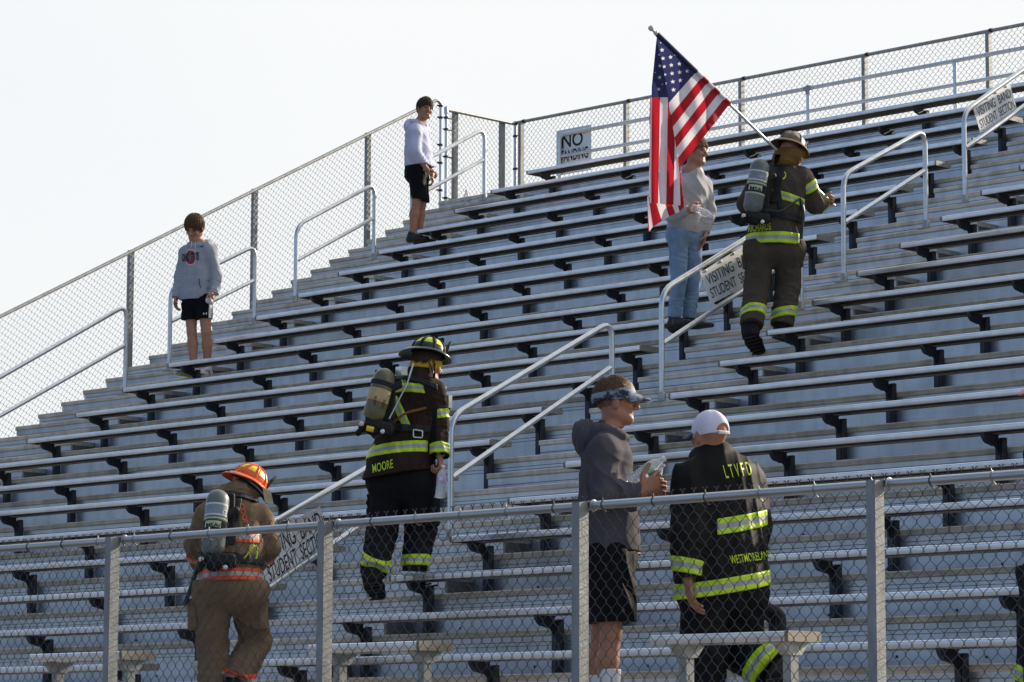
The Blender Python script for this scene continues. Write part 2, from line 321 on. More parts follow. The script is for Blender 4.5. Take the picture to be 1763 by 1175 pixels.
def section_sign(k, yc, label, hr_top, hr_mid, w=1.0):
    # plate parallel to the rail (plane X const), sheared along the slope
    X = XB-.032
    # plate corners from top rail to middle rail
    (ya, za), (yb, zb), (yc_, zc), (yd, zd) = yc     # top-left, top-right, bottom-right, bottom-left (y,z)
    t = thing('section_sign', (X, (ya+yb)/2, (za+zd)/2), label, 'sign', 'visiting band signs on the handrails')
    b = MB(); q = [(ya, za), (yb, zb), (yc_, zc), (yd, zd)]
    b.prism(q, X, X+.004); b.build('plate', M['sign'], t)
    A, B, Cc, D = [np.array((X+.0048, y, z)) for y, z in q]
    def line(txt, u0, u1, v0, v1):
        P = lambda u, v: (D+(Cc-D)*u)*(1-v)+(A+(B-A)*u)*v
        O = P(u0, v0); text_on('lettering', txt, O, P(u1, v0)-O, P(u0, v1)-O, M['ink'], t, N=(1, 0, 0), ext=.0005, bold=.002)
    line('VISITING  BAND', .06, .95, .53, .85); line('STUDENT  SECTION', .05, .97, .13, .43)
    b = MB()
    for u in (.1, .38, .62, .9):
        for v in (.05, .95):
            P = (D+(Cc-D)*u)*(1-v)+(A+(B-A)*u)*v; b.lathe([(.012, 0), (.012, .004), (.006, .008)], P-(.002, 0, 0), (1, 0, 0), 8)
    b.build('bolt', M['rivet'], t)
    return t
def sgn(tl, tr, br, bl, label):
    g = lambda p: tuple(at(*p, X=XB-.03)[1:]); section_sign(0, (g(tl), g(tr), g(br), g(bl)), label, None, None)
sgn((1205, 470), (1296, 413), (1320, 475), (1224, 524), 'white VISITING BAND sign on the handrail beside the teen in jeans')
sgn((441, 929), (551, 872), (570, 942), (462, 1018), 'white VISITING BAND sign behind the front fence beside the orange helmet')
sgn((1674, 182), (1738, 143), (1751, 190), (1688, 230), 'white VISITING BAND sign highest up near the right photo edge')

# ------------------------------------------------------------ guard rail behind the top row, sign on it
YG = .46; gz = sz(0)+TR
t = thing('guard_rail', (3, YG, gz), 'two-bar pipe guard rail running behind the top row of seats', 'guard rail')
b = MB(); b.tube(bend([(.12, YG, gz), (.12, YG, sz(0)+.51), (3.97, YG, sz(0)+.51)], .09), .024, 14, ref=(0, 1, 0)); b.tube([(3.96, YG, sz(0)+.51), (XE, YG, sz(0)+.51)], .0235, 14); b.build('top_bar', M['pipe'], t, sharp=60)
b = MB(); b.tube([(.14, YG, sz(0)+.245), (XE, YG, sz(0)+.245)], .021, 14); b.build('middle_bar', M['pipe'], t, sharp=60)
for x in (2.05, 3.97, 6.0, 8.0, 10, 12, 14, 16, 18):
    b = MB(); b.tube([(x, YG, gz), (x, YG, sz(0)+.49)], .022, 12); b.build('post', M['pipe'], t, sharp=60)
b = MB(); b.lathe([(.03, -.06), (.03, .035), (.02, .045)], (3.97, YG, sz(0)+.5), (0, 0, 1), 14); b.lathe([(.029, -.05), (.029, .05)], (3.97, YG, sz(0)+.51), (1, 0, 0), 14); b.build('joint_fitting', M['galv'], t, sharp=60)
t = thing('no_standing_sign', (.35, YG+.05, sz(0)+.3), 'white NO STANDING sign behind the guard rail at its left end', 'sign')
ys = YG+.032; A = at(958, 226, Y=ys); Bp = at(1018, 215, Y=ys); z0 = sz(0)+.02
b = MB(); b.box((A[0], ys, z0), (Bp[0], ys+.004, A[2])); b.build('plate', M['sign'], t)
w = Bp[0]-A[0]
text_on('lettering', 'NO', (A[0]+w*.16, ys-.0008, sz(0)+.345), (w*.60, 0, 0), (0, 0, .17), M['ink'], t, N=(0, -1, 0), ext=.0004, bold=.015)
text_on('lettering', 'STANDING', (A[0]+w*.03, ys-.0008, sz(0)+.175), (w*.88, 0, 0), (0, 0, .145), M['ink'], t, N=(0, -1, 0), ext=.0004, bold=.012)

# ------------------------------------------------------------ chain link fences
def chain(P0, du, dv, nu, nv, pu, pv, r, off, sides=4, knuckle=True, clip=None, barbs=True):
    # P0 corner, du/dv unit vectors (along, up), off = unit normal; zigzag wires run up, each hooking its neighbour
    b = MB(); P0, du, dv, off = [np.array(a, float) for a in (P0, du, dv, off)]
    h = pu/2; q = pv/2
    for i in range(nu):
        pts = []
        for j in range(nv+1):
            s = 1 if (j % 2) else -1
            if i % 2: s = -s
            c = (i+.5)*h*1.0
            u = (i*h)+(h/2 if s > 0 else -h/2)
            z = j*q
            w = (1 if s > 0 else -1)*r*1.1
            if clip and not clip(u, z): 
                if len(pts) > 1: break
                continue
            pc = P0+du*u+dv*z
            # knuckle: small vertical run with a hook through the neighbour
            pts += [pc-dv*.006+off*w, pc+du*(s*.0035)+off*w*.2, pc+dv*.006-off*w]
        if len(pts) > 2: b.tube(pts, r, sides, caps=False, ref=off)
        if barbs and pts:
            e = pts[-1]; b.tube([e-dv*.004, e+du*.010+dv*.014, e+du*.016+dv*.010], r, 4, ref=off); b.tube([e-dv*.004, e-du*.010+dv*.014, e-du*.016+dv*.010], r, 4, ref=off)
    return b
# front fence, nearest the camera
YF = -15.9; zr = at(990, 873, Y=YF)[2]
t = thing('chain_link_fence', (19, YF, WALK), 'near galvanised chain link fence with square posts in front of the whole stand', 'fence')
b = MB(); b.tube([(9.0, YF, zr), (23, YF, zr)], .0205, 18, ref=(0, 0, 1)); b.build('top_rail', M['rail'], t, sharp=60)
PX = [at(p, 900, Y=YF-.06)[0] for p in (188, 553, 990.5, 1497.5)]
dxp = (PX[3]-PX[0])/3
for x in [PX[0]-dxp]+PX+[PX[3]+dxp]:
    b = MB(); b.box((x, YF-.022-.062, WALK-.3), (x+.048, YF-.022, zr+.012)); p = b.build('post', M['galv_post'], t)
    b = MB(); b.tube([(x+.06, YF-.004, zr-.03)]+[(x+.06, YF+.0225*math.sin(a), zr+.0225*math.cos(a)) for a in np.linspace(-PI*.9, PI*.9, 12)], .006, 5); b.box((x+.028, YF-.03, zr+.0125), (x+.055, YF+.02, zr+.020)); b.build('rail_clamp', M['galv'], p)
pu, pv = .0668, .079
nx = int((22.6-9.2)/(pu/2)); nv = int((zr+.012-WALK)/(pv/2))
ztop = zr+.030; b = chain((9.2, YF+.026, ztop-nv*pv/2), (1, 0, 0), (0, 0, 1), nx, nv, pu, pv, .00155, (0, -1, 0), 5)
b.build('chain_link_mesh', M['wire'], t)
x = PX[0]-dxp
while x < 22.5:                            # tie wires round the rail
    b = MB(); b.tube([(x-.012, YF+.004, zr+.034), (x-.004, YF-.004, zr+.024)]+[(x, YF-.0225*math.sin(a), zr+.0225*math.cos(a)) for a in np.linspace(0, PI, 9)]+[(x+.006, YF+.012, zr-.034), (x+.022, YF+.008, zr-.030)], .0022, 5); b.build('tie_wire', M['clamp'] if random.random() < .5 else M['galv'], t); x += .31
# sloping fence along the left edge
XLF = -1.9; s0 = RISE/RUN; HL = 1.045
t = thing('chain_link_fence', (XLF, -4, sz(6)), 'chain link fence sloping up the left edge of the stand', 'fence', 'fences round the grandstand edge')
def lz(y): return ZO+y*s0+HL
ya, yb = -12.4, float(at(758.5, 270, X=XLF)[1])
b = MB(); b.tube(bend([(XLF, ya, lz(ya)), (XLF, yb-.06, lz(yb-.06)), (XLF, yb, lz(yb)-.08)], .05), .0205, 12, ref=(1, 0, 0)); b.build('top_rail', M['galv'], t, sharp=60)
for y in [at(p, q, X=XLF-.045)[1] for p, q in ((438, 340), (633, 245), (225, 440))]:
    b = MB(); b.box((XLF-.068, y-.03, lz(y)-2.35), (XLF-.02, y+.035, lz(y)+.005)); b.build('post', M['galv_post'], t)
for y in [at(-7, 560, X=XLF-.045)[1]-1.85*i for i in (0, 1, 2, 3)]:
    b = MB(); b.box((XLF-.068, y-.03, max(0, lz(y)-2.35)), (XLF-.02, y+.035, lz(y)+.005)); b.build('post', M['galv_post'], t)
b = MB(); b.tube([(XLF, yb, lz(yb)-.07), (XLF, yb, sz(0)-.3)], .021, 12); b.build('end_post', M['pipe'], t, sharp=60)
for zz in (.12, .27, .62, .85, 1.2):
    bm = MB(); bm.lathe([(.026, 0), (.03, .004), (.03, .026), (.026, .03)], (XLF, yb, lz(yb)-zz), (0, 0, 1), 10); bm.box((XLF-.008, yb-.06, lz(yb)-zz+.006), (XLF+.008, yb-.02, lz(yb)-zz+.024)); bm.build('clamp_band', M['clamp'], t)
dl = math.hypot(1, s0); nn = int((yb-ya)/ (.078/2)/1.0)
b = chain((XLF+.0, ya, lz(ya)-1.72), (0, 1, s0), (0, 0, 1), nn, int(1.745/(.076/2)), .078, .076, .0021, (1, 0, 0), 4)
b.build('chain_link_mesh', M['wire_far'], t)
# short level fence round the top landing
t = thing('chain_link_fence', (XLF, 1.2, sz(0)), 'short level chain link fence along the top landing at the left corner', 'fence', 'fences round the grandstand edge')
zc = ZO+1.125; ya, yb = float(at(768, 270, X=XLF)[1])+.06, 1.74
b = MB(); b.tube([(XLF, ya, zc), (XLF, yb, zc)], .0205, 12, ref=(1, 0, 0)); b.build('top_rail', M['galv'], t, sharp=60)
b = MB(); b.tube([(XLF, ya-.06, zc+.03), (XLF, ya-.06, sz(0)-.15)], .021, 12); b.lathe([(.03, -.05), (.03, .03), (.02, .04)], (XLF, ya-.06, zc), (0, 0, 1), 12); b.tube([(XLF, ya-.07, zc), (XLF, ya+.03, zc)], .026, 12, ref=(1, 0, 0)); b.build('end_post', M['pipe'], t, sharp=60)
for zz in (.12, .27, .62, 1.15):
    bm = MB(); bm.lathe([(.026, 0), (.03, .004), (.03, .026), (.026, .03)], (XLF, ya-.06, zc-zz), (0, 0, 1), 10); bm.box((XLF-.008, ya-.16, zc-zz+.006), (XLF+.008, ya+.06, zc-zz+.02)); bm.build('clamp_band', M['clamp'], t)
for y in (at(783, 260, X=XLF-.045)[1], at(864, 260, X=XLF-.045)[1]):
    b = MB(); b.box((XLF-.068, y-.035, sz(0)-.6), (XLF-.02, y+.035, zc+.012)); b.build('post', M['galv_post'], t)
b = chain((XLF+.0, ya, zc-1.71), (0, 1, 0), (0, 0, 1), int((yb-ya)/.039), int(1.74/.038), .078, .076, .0021, (1, 0, 0), 4); b.build('chain_link_mesh', M['wire_far'], t)
# fence behind the top landing
YB = 1.76; zb_ = ZO+1.14
t = thing('chain_link_fence', (6, YB, sz(0)), 'long level chain link fence behind the top row of seats', 'fence', 'fences round the grandstand edge')
b = MB(); b.tube([(XLF, YB, zb_), (XE, YB, zb_)], .021, 12); b.build('top_rail', M['galv'], t, sharp=60)
b = MB(); b.tube([(XLF, YB, zb_+.02), (XLF, YB, sz(0)-1)], .022, 12); b.build('corner_post', M['pipe'], t, sharp=60)
for zz in (.03, .19, .62):
    bm = MB(); bm.lathe([(.026, 0), (.031, .004), (.031, .026), (.026, .03)], (XLF, YB, zb_-zz), (0, 0, 1), 10); bm.box((XLF, YB-.035, zb_-zz+.006), (XLF+.07, YB-.02, zb_-zz+.022)); bm.build('clamp_band', M['clamp'], t)
xs = [at(p, q, Y=YB)[0] for p, q in ((902, 208), (1083, 170), (1281, 132), (1493, 92), (1706, 48))]
while xs[-1] < XE-2: xs.append(xs[-1]+1.84)
for x in xs:
    b = MB(); b.box((x-.022, YB-.085, sz(0)-1), (x+.026, YB-.022, zb_-.028)); p = b.build('post', M['galv_post'], t)
    b = MB(); b.lathe([(.027, -.02), (.027, .02)], (x, YB, zb_), (1, 0, 0), 10); b.box((x-.012, YB-.06, zb_-.05), (x+.012, YB-.02, zb_-.015)); b.build('rail_clamp', M['clamp'], p)
b = chain((XLF, YB+.0, zb_-1.6), (1, 0, 0), (0, 0, 1), int((XE-XLF)/.039), int(1.625/.038), .078, .076, .0021, (0, -1, 0), 4); b.build('chain_link_mesh', M['wire_far'], t)

# ------------------------------------------------------------ free standing benches on the walkway
M['cast'] = mat('rough_cast_cap', (.30, .27, .22), .65, .35, .65, 220, bump=1, bscale=420, bdist=.003, **ALU)
yb = -15.32
def walk_bench(pxl, pxr, py, label):
    xa = at(pxl, py, Y=yb)[0]; xb = at(pxr, py, Y=yb)[0]; zt = at((pxl+pxr)/2, py, Y=yb)[2]; z = zt-.023
    t = thing('team_bench', ((xa+xb)/2, yb, WALK), label, 'bench', 'short benches on the walkway'); 
    b = MB(); pr = seat_prof(yb, z); b.prism(pr, xa, xb-.022); b.build('seat_plank', M['seat'], t, sharp=35)
    b = MB(); pf = [q for q in pr if not abs(q[1]-(z-.023)-.012) < 1e-6]; b.prism([(yy+(.002 if yy > yb+.12 else -.002), zz+(.002 if zz > z else -.002)) for yy, zz in pf], xb-.022, xb); b.build('end_cap', M['cast'], t, sharp=35)
    for x in (xa+.1, xb-.11):
        b = MB(); zb = z-.0235
        b.prism([(yb+.02, zb), (yb+.075, zb-.06), (yb+.165, zb-.06), (yb+.22, zb)], x, x+.055)
        b.build('seat_bracket', M['galv'], t)
        b = MB(); b.box((x+.004, yb+.090, WALK), (x+.051, yb+.145, zb-.0605)); b.build('leg', M['galv_post'], t)
walk_bench(50, 210, 1124, 'short free standing bench on the walkway, leftmost of three behind the fence')
walk_bench(530, 722, 1107, 'short free standing bench behind the fence, below the walking black helmet firefighter')
walk_bench(1119, 1357, 1090, 'short free standing bench behind the fence, in front of the white cap man')
# ------------------------------------------------------------ bodies and clothes: signed distance shapes, meshed as one surface
def N_(v): v = np.array(v, float); return v/(np.linalg.norm(v)+1e-12)
class Seg:                                  # tapered elliptic segment a->b
    def __init__(s, a, b, ra, rb, lat=None, cap=None):
        s.a = np.array(a, float); s.b = np.array(b, float); d = s.b-s.a; s.L = np.linalg.norm(d)+1e-9; s.n = d/s.L
        ra = (ra, ra) if not isinstance(ra, (tuple, list)) else ra; rb = (rb, rb) if not isinstance(rb, (tuple, list)) else rb
        s.ra, s.rb = ra, rb; l = np.array(lat if lat is not None else ((1, 0, 0) if abs(s.n[0]) < .8 else (0, 1, 0)), float)
        l = l-s.n*(l@s.n); s.x = l/np.linalg.norm(l); s.y = np.cross(s.n, s.x); s.cap = cap; s.R = max(ra+rb) if isinstance(ra, tuple) and isinstance(rb, tuple) else max(list(ra)+list(rb))
    def bb(s): return np.minimum(s.a, s.b)-s.R, np.maximum(s.a, s.b)+s.R
    def __call__(s, P):
        q = P-s.a; t = q@s.n; h = np.clip(t/s.L, 0, 1); e = t-h*s.L; x = q@s.x; y = q@s.y
        w = s.ra[0]+(s.rb[0]-s.ra[0])*h; d = s.ra[1]+(s.rb[1]-s.ra[1])*h; m = np.minimum(w, d)*(s.cap or 1)
        k0 = np.sqrt((x/w)**2+(y/d)**2+(e/m)**2)+1e-6; k1 = np.sqrt((x/w**2)**2+(y/d**2)**2+(e/m**2)**2)+1e-6
        return k0*(k0-1)/k1
class Ell:
    def __init__(s, c, r, X, Y, Z): s.c = np.array(c, float); s.r = np.array(r, float); s.B = np.array([N_(X), N_(Y), N_(Z)]); s.R = max(r)
    def bb(s): return s.c-s.R, s.c+s.R
    def __call__(s, P):
        q = (P-s.c)@s.B.T; k0 = np.sqrt(((q/s.r)**2).sum(1))+1e-6; k1 = np.sqrt(((q/s.r**2)**2).sum(1))+1e-6
        return k0*(k0-1)/k1
class Box:
    def __init__(s, c, h, X, Y, Z, r=.01): s.c = np.array(c, float); s.h = np.array(h, float)-r; s.B = np.array([N_(X), N_(Y), N_(Z)]); s.r = r
    def bb(s): R = np.linalg.norm(s.h)+s.r; return s.c-R, s.c+R
    def __call__(s, P):
        q = np.abs((P-s.c)@s.B.T)-s.h; return np.linalg.norm(np.maximum(q, 0), axis=1)+np.minimum(q.max(1), 0)-s.r
def smin(a, b, k):
    if k <= 0: return np.minimum(a, b)
    h = np.clip(.5+.5*(b-a)/k, 0, 1); return b+(a-b)*h-k*h*(1-h)
def U(prims, k=.02, cut=(), wr=None, sub=()):    # smooth union; cut = planes (point, outward normal); sub = shapes carved out
    def f(P):
        d = None
        for p in prims:
            kk = k
            if isinstance(p, tuple): p, kk = p
            v = p(P); d = v if d is None else smin(d, v, kk)
        if wr is not None: d = d+wr(P)
        for s in sub: d = np.maximum(d, -s(P))
        for c, n in cut: d = np.maximum(d, (P-np.array(c))@N_(n))
        return d
    L = [(p[0] if isinstance(p, tuple) else p).bb() for p in prims]
    f.bb = (np.min([l[0] for l in L], 0), np.max([l[1] for l in L], 0)); return f
def wrinkle(seed, amp, wl=.12, dirs=None, n=3, sharp=True):
    rs = np.random.RandomState(seed); K = []; D = N_(rs.normal(size=3)*np.array(dirs if dirs is not None else (1, 1, 1)))
    for i in range(n):
        d = N_(D+rs.normal(size=3)*.33*np.array(dirs if dirs is not None else (1, 1, 1))); K.append((d*2*PI/(wl*rs.uniform(.7, 1.7)), rs.uniform(0, 6), N_(rs.normal(size=3))*2*PI/(wl*3.1), rs.uniform(0, 6), rs.uniform(.5, 1), N_(rs.normal(size=3))*2*PI/(wl*4)))
    def f(P):
        o = 0
        for k, ph, k2, p2, a, k3 in K:
            s = np.sin(P@k+ph+1.5*np.sin(P@k2+p2)); m = .35+.65*(.5+.5*np.sin(P@k3+p2)); o = o+a*m*((1-np.abs(s))**1.4*1.4-.45 if sharp else s*.5)
        return -o*amp*.62
    return f
def creases(seed, a, b, amp, wl=.05):           # folds running round a limb between a and b
    a = np.array(a, float); b = np.array(b, float); n = N_(b-a); L = np.linalg.norm(b-a); rs = np.random.RandomState(seed); k2 = N_(rs.normal(size=3))*2*PI/.16
    side = N_(np.cross(n, rs.normal(size=3)))
    def f(P):
        q = P-a; t = q@n; w = np.clip(1-np.abs(t/L-.5)*2, 0, 1)**.7; r = np.linalg.norm(q-np.outer(t, n), axis=1); w = w*np.clip(2.2-r/.075, 0, 1)*(.35+.65*np.abs(np.sin(P@k2*.8+1)))
        return -amp*w*((1-np.abs(np.sin(t*PI/wl+(q@side)*9+1.2*np.sin(P@k2))))**1.6-.35)
    return f
def addf(*fs): return lambda P: sum(g(P) for g in fs)
def polygonise(f, h, pad=.03, bb=None):
    lo, hi = bb if bb is not None else f.bb; lo = np.array(lo)-pad; hi = np.array(hi)+pad
    c = 4; n = [int(math.ceil((hi[i]-lo[i])/(h*c)))+1 for i in range(3)]
    ax = [lo[i]+np.arange(n[i])*h*c for i in range(3)]
    G = np.stack(np.meshgrid(*ax, indexing='ij'), -1).reshape(-1, 3); D = f(G).reshape(n)
    # block (i,j,k) covers fine points c*i .. c*i+c ; active if near zero at any corner
    near = np.abs(D) < h*c*1.6
    act = np.zeros([m-1 for m in n], bool)
    for a in (0, 1):
        for b in (0, 1):
            for d in (0, 1): act |= near[a:n[0]-1+a, b:n[1]-1+b, d:n[2]-1+d]
    N3 = [(m-1)*c+1 for m in n]
    V = np.repeat(np.repeat(np.repeat(D, c, 0), c, 1), c, 2)[:N3[0], :N3[1], :N3[2]].astype(np.float32)
    V = np.where(V < 0, np.float32(-1), np.float32(1))
    mask = np.zeros(N3, bool); A = np.repeat(np.repeat(np.repeat(act, c, 0), c, 1), c, 2)
    for a in (0, 1):
        for b in (0, 1):
            for d in (0, 1): mask[a:a+A.shape[0], b:b+A.shape[1], d:d+A.shape[2]] |= A
    idx = np.argwhere(mask); vals = np.empty(len(idx), np.float32)
    for s in range(0, len(idx), 200000): vals[s:s+200000] = f(lo+idx[s:s+200000]*h)
    V[mask] = vals
    S = V < 0; cnt = np.zeros([m-1 for m in N3], np.int8)
    for a in (0, 1):
        for b in (0, 1):
            for d in (0, 1): cnt += S[a:N3[0]-1+a, b:N3[1]-1+b, d:N3[2]-1+d]
    cells = np.argwhere((cnt > 0) & (cnt < 8))
    if len(cells) == 0: return np.zeros((0, 3)), np.zeros((0, 4), int)
    cid = -np.ones(cnt.shape, np.int32); cid[tuple(cells.T)] = np.arange(len(cells))
    cor = {}
    for a in (0, 1):
        for b in (0, 1):
            for d in (0, 1): cor[a, b, d] = V[cells[:, 0]+a, cells[:, 1]+b, cells[:, 2]+d]
    acc = np.zeros((len(cells), 3)); num = np.zeros(len(cells))
    for axi in range(3):
        for a in (0, 1):
            for b in (0, 1):
                k0 = [a, b]; k0.insert(axi, 0); k1 = [a, b]; k1.insert(axi, 1); v0 = cor[tuple(k0)]; v1 = cor[tuple(k1)]
                m = (v0 < 0) != (v1 < 0); t = np.where(m, v0/np.where(m, v0-v1, 1), 0)
                p = np.zeros((len(cells), 3)); p[:] = k0; p[:, axi] = t; acc[m] += p[m]; num[m] += 1
    verts = lo+(cells+acc/num[:, None])*h
    F = []
    for axi in range(3):
        o = [i for i in range(3) if i != axi]; sl0 = [slice(None)]*3; sl1 = [slice(None)]*3; sl0[axi] = slice(0, N3[axi]-1); sl1[axi] = slice(1, N3[axi])
        m = S[tuple(sl0)] != S[tuple(sl1)]; e = np.argwhere(m)
        e = e[(e[:, o[0]] > 0) & (e[:, o[1]] > 0) & (e[:, o[0]] < N3[o[0]]-1) & (e[:, o[1]] < N3[o[1]]-1)]
        ins = S[tuple(e.T)]; q = []
        for da, db in ((0, 0), (1, 0), (1, 1), (0, 1)):
            c2 = e.copy(); c2[:, o[0]] -= da; c2[:, o[1]] -= db; q.append(cid[tuple(c2.T)])
        q = np.stack(q, 1); flip = ins if axi != 1 else ~ins
        q[~flip] = q[~flip][:, ::-1]; F.append(q)
    return verts, np.concatenate(F)
def sdf_mesh(name, f, h, m, parent=None, attr=None, bb=None, pad=.03, smooth=True):
    v, q = polygonise(f, h, pad, bb)
    me = bpy.data.meshes.new(name); me.vertices.add(len(v)); me.vertices.foreach_set('co', v.astype(np.float32).ravel())
    me.loops.add(len(q)*4); me.loops.foreach_set('vertex_index', q.astype(np.int32).ravel()); me.polygons.add(len(q)); me.polygons.foreach_set('loop_start', np.arange(len(q), dtype=np.int32)*4)
    me.update(calc_edges=True); me.validate()
    if attr is not None and len(v): at_ = me.attributes.new('bt', 'FLOAT', 'POINT'); at_.data.foreach_set('value', attr(v).astype(np.float32))
    return link(name, me, m, parent, smooth)
# ---- skin, cloth materials
M['skin'] = mat('skin', (.41, .195, .12), .5, 0, .18, 25, spec=.4, **ALU)
M['skin_pale'] = mat('fair_skin', (.45, .225, .145), .5, 0, .16, 25, spec=.4, **ALU)
M['lip'] = mat('lips', (.36, .13, .11), .45); M['eye'] = mat('eye_dark', (.03, .02, .015), .2); M['brow'] = mat('eyebrow', (.09, .05, .03), .9); M['white'] = mat('tooth_white', (.75, .72, .68), .4)
def hairm(n, c): return mat(n, c, .5, 0, .5, 90, (2.5, 2.5, .5), bump=.6, bscale=170, bst=(2.5, 2.5, .35), spec=.35, bdist=.004, **ALU)
M['hair_lb'] = hairm('light_brown_hair', (.145, .078, .038)); M['hair_db'] = hairm('dark_brown_hair', (.075, .045, .03)); M['hair_gb'] = hairm('golden_brown_hair', (.28, .155, .065)); M['hair_sh'] = mat('short_cropped_hair', (.20, .115, .075), .8, 0, .5, 90, **ALU)
def cloth(n, c, no=.18, sc=9, bs=350, rough=.9, **k): return mat(n, c, rough, 0, no, sc, bump=.35, bscale=bs, spec=.12, bdist=.002, **ALU, **k)
M['hood_grey'] = cloth('heather_grey_fleece', (.37, .39, .44)); M['hood_lav'] = cloth('pale_lavender_fleece', (.54, .56, .71)); M['sweat'] = cloth('light_grey_fleece', (.41, .41, .43)); M['hood_char'] = cloth('charcoal_fleece', (.085, .078, .092))
M['short_blk'] = cloth('black_shorts', (.008, .008, .010), .3, rough=.7); M['jean'] = cloth('light_blue_denim', (.24, .35, .50), .38, 7, 500)
M['tan'] = cloth('tan_turnout_cloth', (.21, .142, .085), .3, 7, 260); M['grt'] = cloth('grey_brown_turnout_cloth', (.085, .068, .052), .28, 7, 260); M['blk'] = cloth('black_turnout_cloth', (.013, .013, .015), .35, 7, 260, rough=.75); M['brn'] = cloth('dark_brown_turnout_cloth', (.040, .026, .020), .5, 6, 260)
M['blk2'] = cloth('worn_black_turnout_cloth', (.015, .014, .013), .5, 5, 260, rough=.65); M['strap'] = mat('black_webbing', (.014, .014, .016), .7, 0, .3, 60, **ALU); M['rub'] = mat('black_rubber', (.011, .011, .013), .7, 0, .3, 30, spec=.2, **ALU)
M['lime'] = mat('lime_letters', (.62, .80, .03), .5, 0, .25, 40, **ALU); M['orng'] = mat('orange_letters', (.85, .09, .03), .5, 0, .25, 40, **ALU)
M['tlime'] = tape('lime_trim_tape', (.60, .84, .015)); M['torng'] = tape('orange_trim_tape', (.88, .09, .02), (.45, .42, .38))
M['sock'] = cloth('white_sock', (.72, .72, .74), .08); M['shoe_w'] = mat('white_shoe', (.62, .60, .66), .5, 0, .15, 40, **ALU); M['shoe_b'] = mat('black_shoe', (.02, .02, .022), .55, 0, .3, 40, **ALU)
PIXD = {}
class Rig:
    def __init__(s, base, px=None):              # base = world point the figure stands at (depth reference)
        s.base = np.array(base, float); s.F = N_((FW[0], FW[1], 0)); s.R = N_((CR[0], CR[1], 0)); s.Z = np.array((0, 0, 1.)); s.D = (s.base-CAM)@s.F
    def __call__(s, px, py, dz=0.):
        d = FW+CR*(px-881.5)/FPX-CU*(py-587.5)/FPX; return CAM+d*((s.D+dz)/(d@s.F))
    def v(s, r, u, c): return s.R*r+s.Z*u-s.F*c     # right, up, toward camera
    def pm(s): return FPX/s.D
def hand(w, d, pn, thumb, curl=.5, S=1.0, spread=.0, curls=None, tc=.3):
    # w wrist, d hand direction, pn = direction the palm faces, thumb = side the thumb is on
    d = N_(d); pn = np.array(pn, float); pn = N_(pn-d*(pn@d)); x = np.cross(d, pn); x = x if x@np.array(thumb, float) > 0 else -x
    w = np.array(w, float); P = []
    P.append((Seg(w-d*.03*S, w+d*.015*S, (.026*S, .019*S), (.030*S, .018*S), x), .012))
    P.append((Seg(w+d*.015*S, w+d*.075*S, (.034*S, .016*S), (.041*S, .014*S), x), .012))
    L = [.040, .044, .041, .033]; xo = [.031, .010, -.011, -.031]
    for i in range(4):
        c = (curls[i] if curls else curl); l = L[i]*S; r = (.0098 if i < 3 else .0088)*S
        p = w+d*(.078-.004*abs(i-1))*S+x*xo[i]*S; a = c*.9; u = N_(d+x*spread*(1.5-i))
        for j, (fl, rr) in enumerate(((1, 1), (.72, .93), (.6, .85))):
            q = p+(u*math.cos(a)+pn*math.sin(a))*l*fl; P.append((Seg(p, q, r*rr, r*rr*.92), .002)); p = q; a += c*1.05
    p = w+d*.018*S+x*.026*S+pn*.004*S; a1 = N_(d*.55+x*.75+pn*.35); q = p+a1*.040*S; P.append((Seg(p, q, .0145*S, .0115*S), .008)); a2 = N_(d*(.8-tc*.3)+x*(.35-tc)+pn*(.3+tc*.8)); q2 = q+a2*.030*S; P.append((Seg(q, q2, .0112*S, .0100*S), .003)); P.append((Seg(q2, q2+N_(a2+pn*tc)*.024*S, .0100*S, .0085*S), .003))
    return P
def head(c, fwd, up, S=1.0):
    # c = centre of the cranium; returns skin prims + frame
    f = N_(fwd); u = np.array(up, float); u = N_(u-f*(u@f)); x = np.cross(f, u); c = np.array(c, float)
    g = lambda a, b, d: c+(x*a+f*b+u*d)*S
    P = [(Ell(g(0, -.012, .018), np.array((.076, .096, .088))*S, x, f, u), .01), (Ell(g(0, .018, -.042), np.array((.060, .064, .074))*S, x, f, u), .03),
         (Seg(g(0, .068, -.094), g(0, .060, -.106), (.024*S, .016*S), (.018*S, .013*S), x), .03), (Seg(g(-.052, .0, -.066), g(-.022, .066, -.098), .022*S, .018*S), .028), (Seg(g(.052, .0, -.066), g(.022, .066, -.098), .022*S, .018*S), .028),
         (Seg(g(0, .083, .004), g(0, .108, -.034), (.009*S, .010*S), (.014*S, .013*S), x), .010), (Seg(g(-.013, .094, -.040), g(.013, .094, -.040), .009*S, .009*S), .006),
         (Seg(g(-.034, .078, .018), g(.034, .078, .018), .010*S, .010*S), .014), (Ell(g(-.038, .064, -.03), np.array((.022, .018, .02))*S, x, f, u), .02), (Ell(g(.038, .064, -.03), np.array((.022, .018, .02))*S, x, f, u), .02),
         (Seg(g(-.018, .081, -.069), g(.018, .081, -.069), (.007*S, .006*S), (.007*S, .006*S), u), .008), (Seg(g(-.015, .079, -.079), g(.015, .079, -.079), (.007*S, .006*S), (.007*S, .006*S), u), .006)]
    for sd in (-1, 1):
        P.append((Ell(g(sd*.080, -.004, -.018), np.array((.009, .019, .032))*S, x+f*.35*sd*-1, f, u), .006)); P.append((Ell(g(sd*.078, .004, -.040), np.array((.008, .010, .012))*S, x, f, u), .006))
    sub = [Ell(g(sd*.032, .098, -.006), np.array((.017, .014, .011))*S, x, f, u) for sd in (-1, 1)]
    return P, sub, g, x, f, u
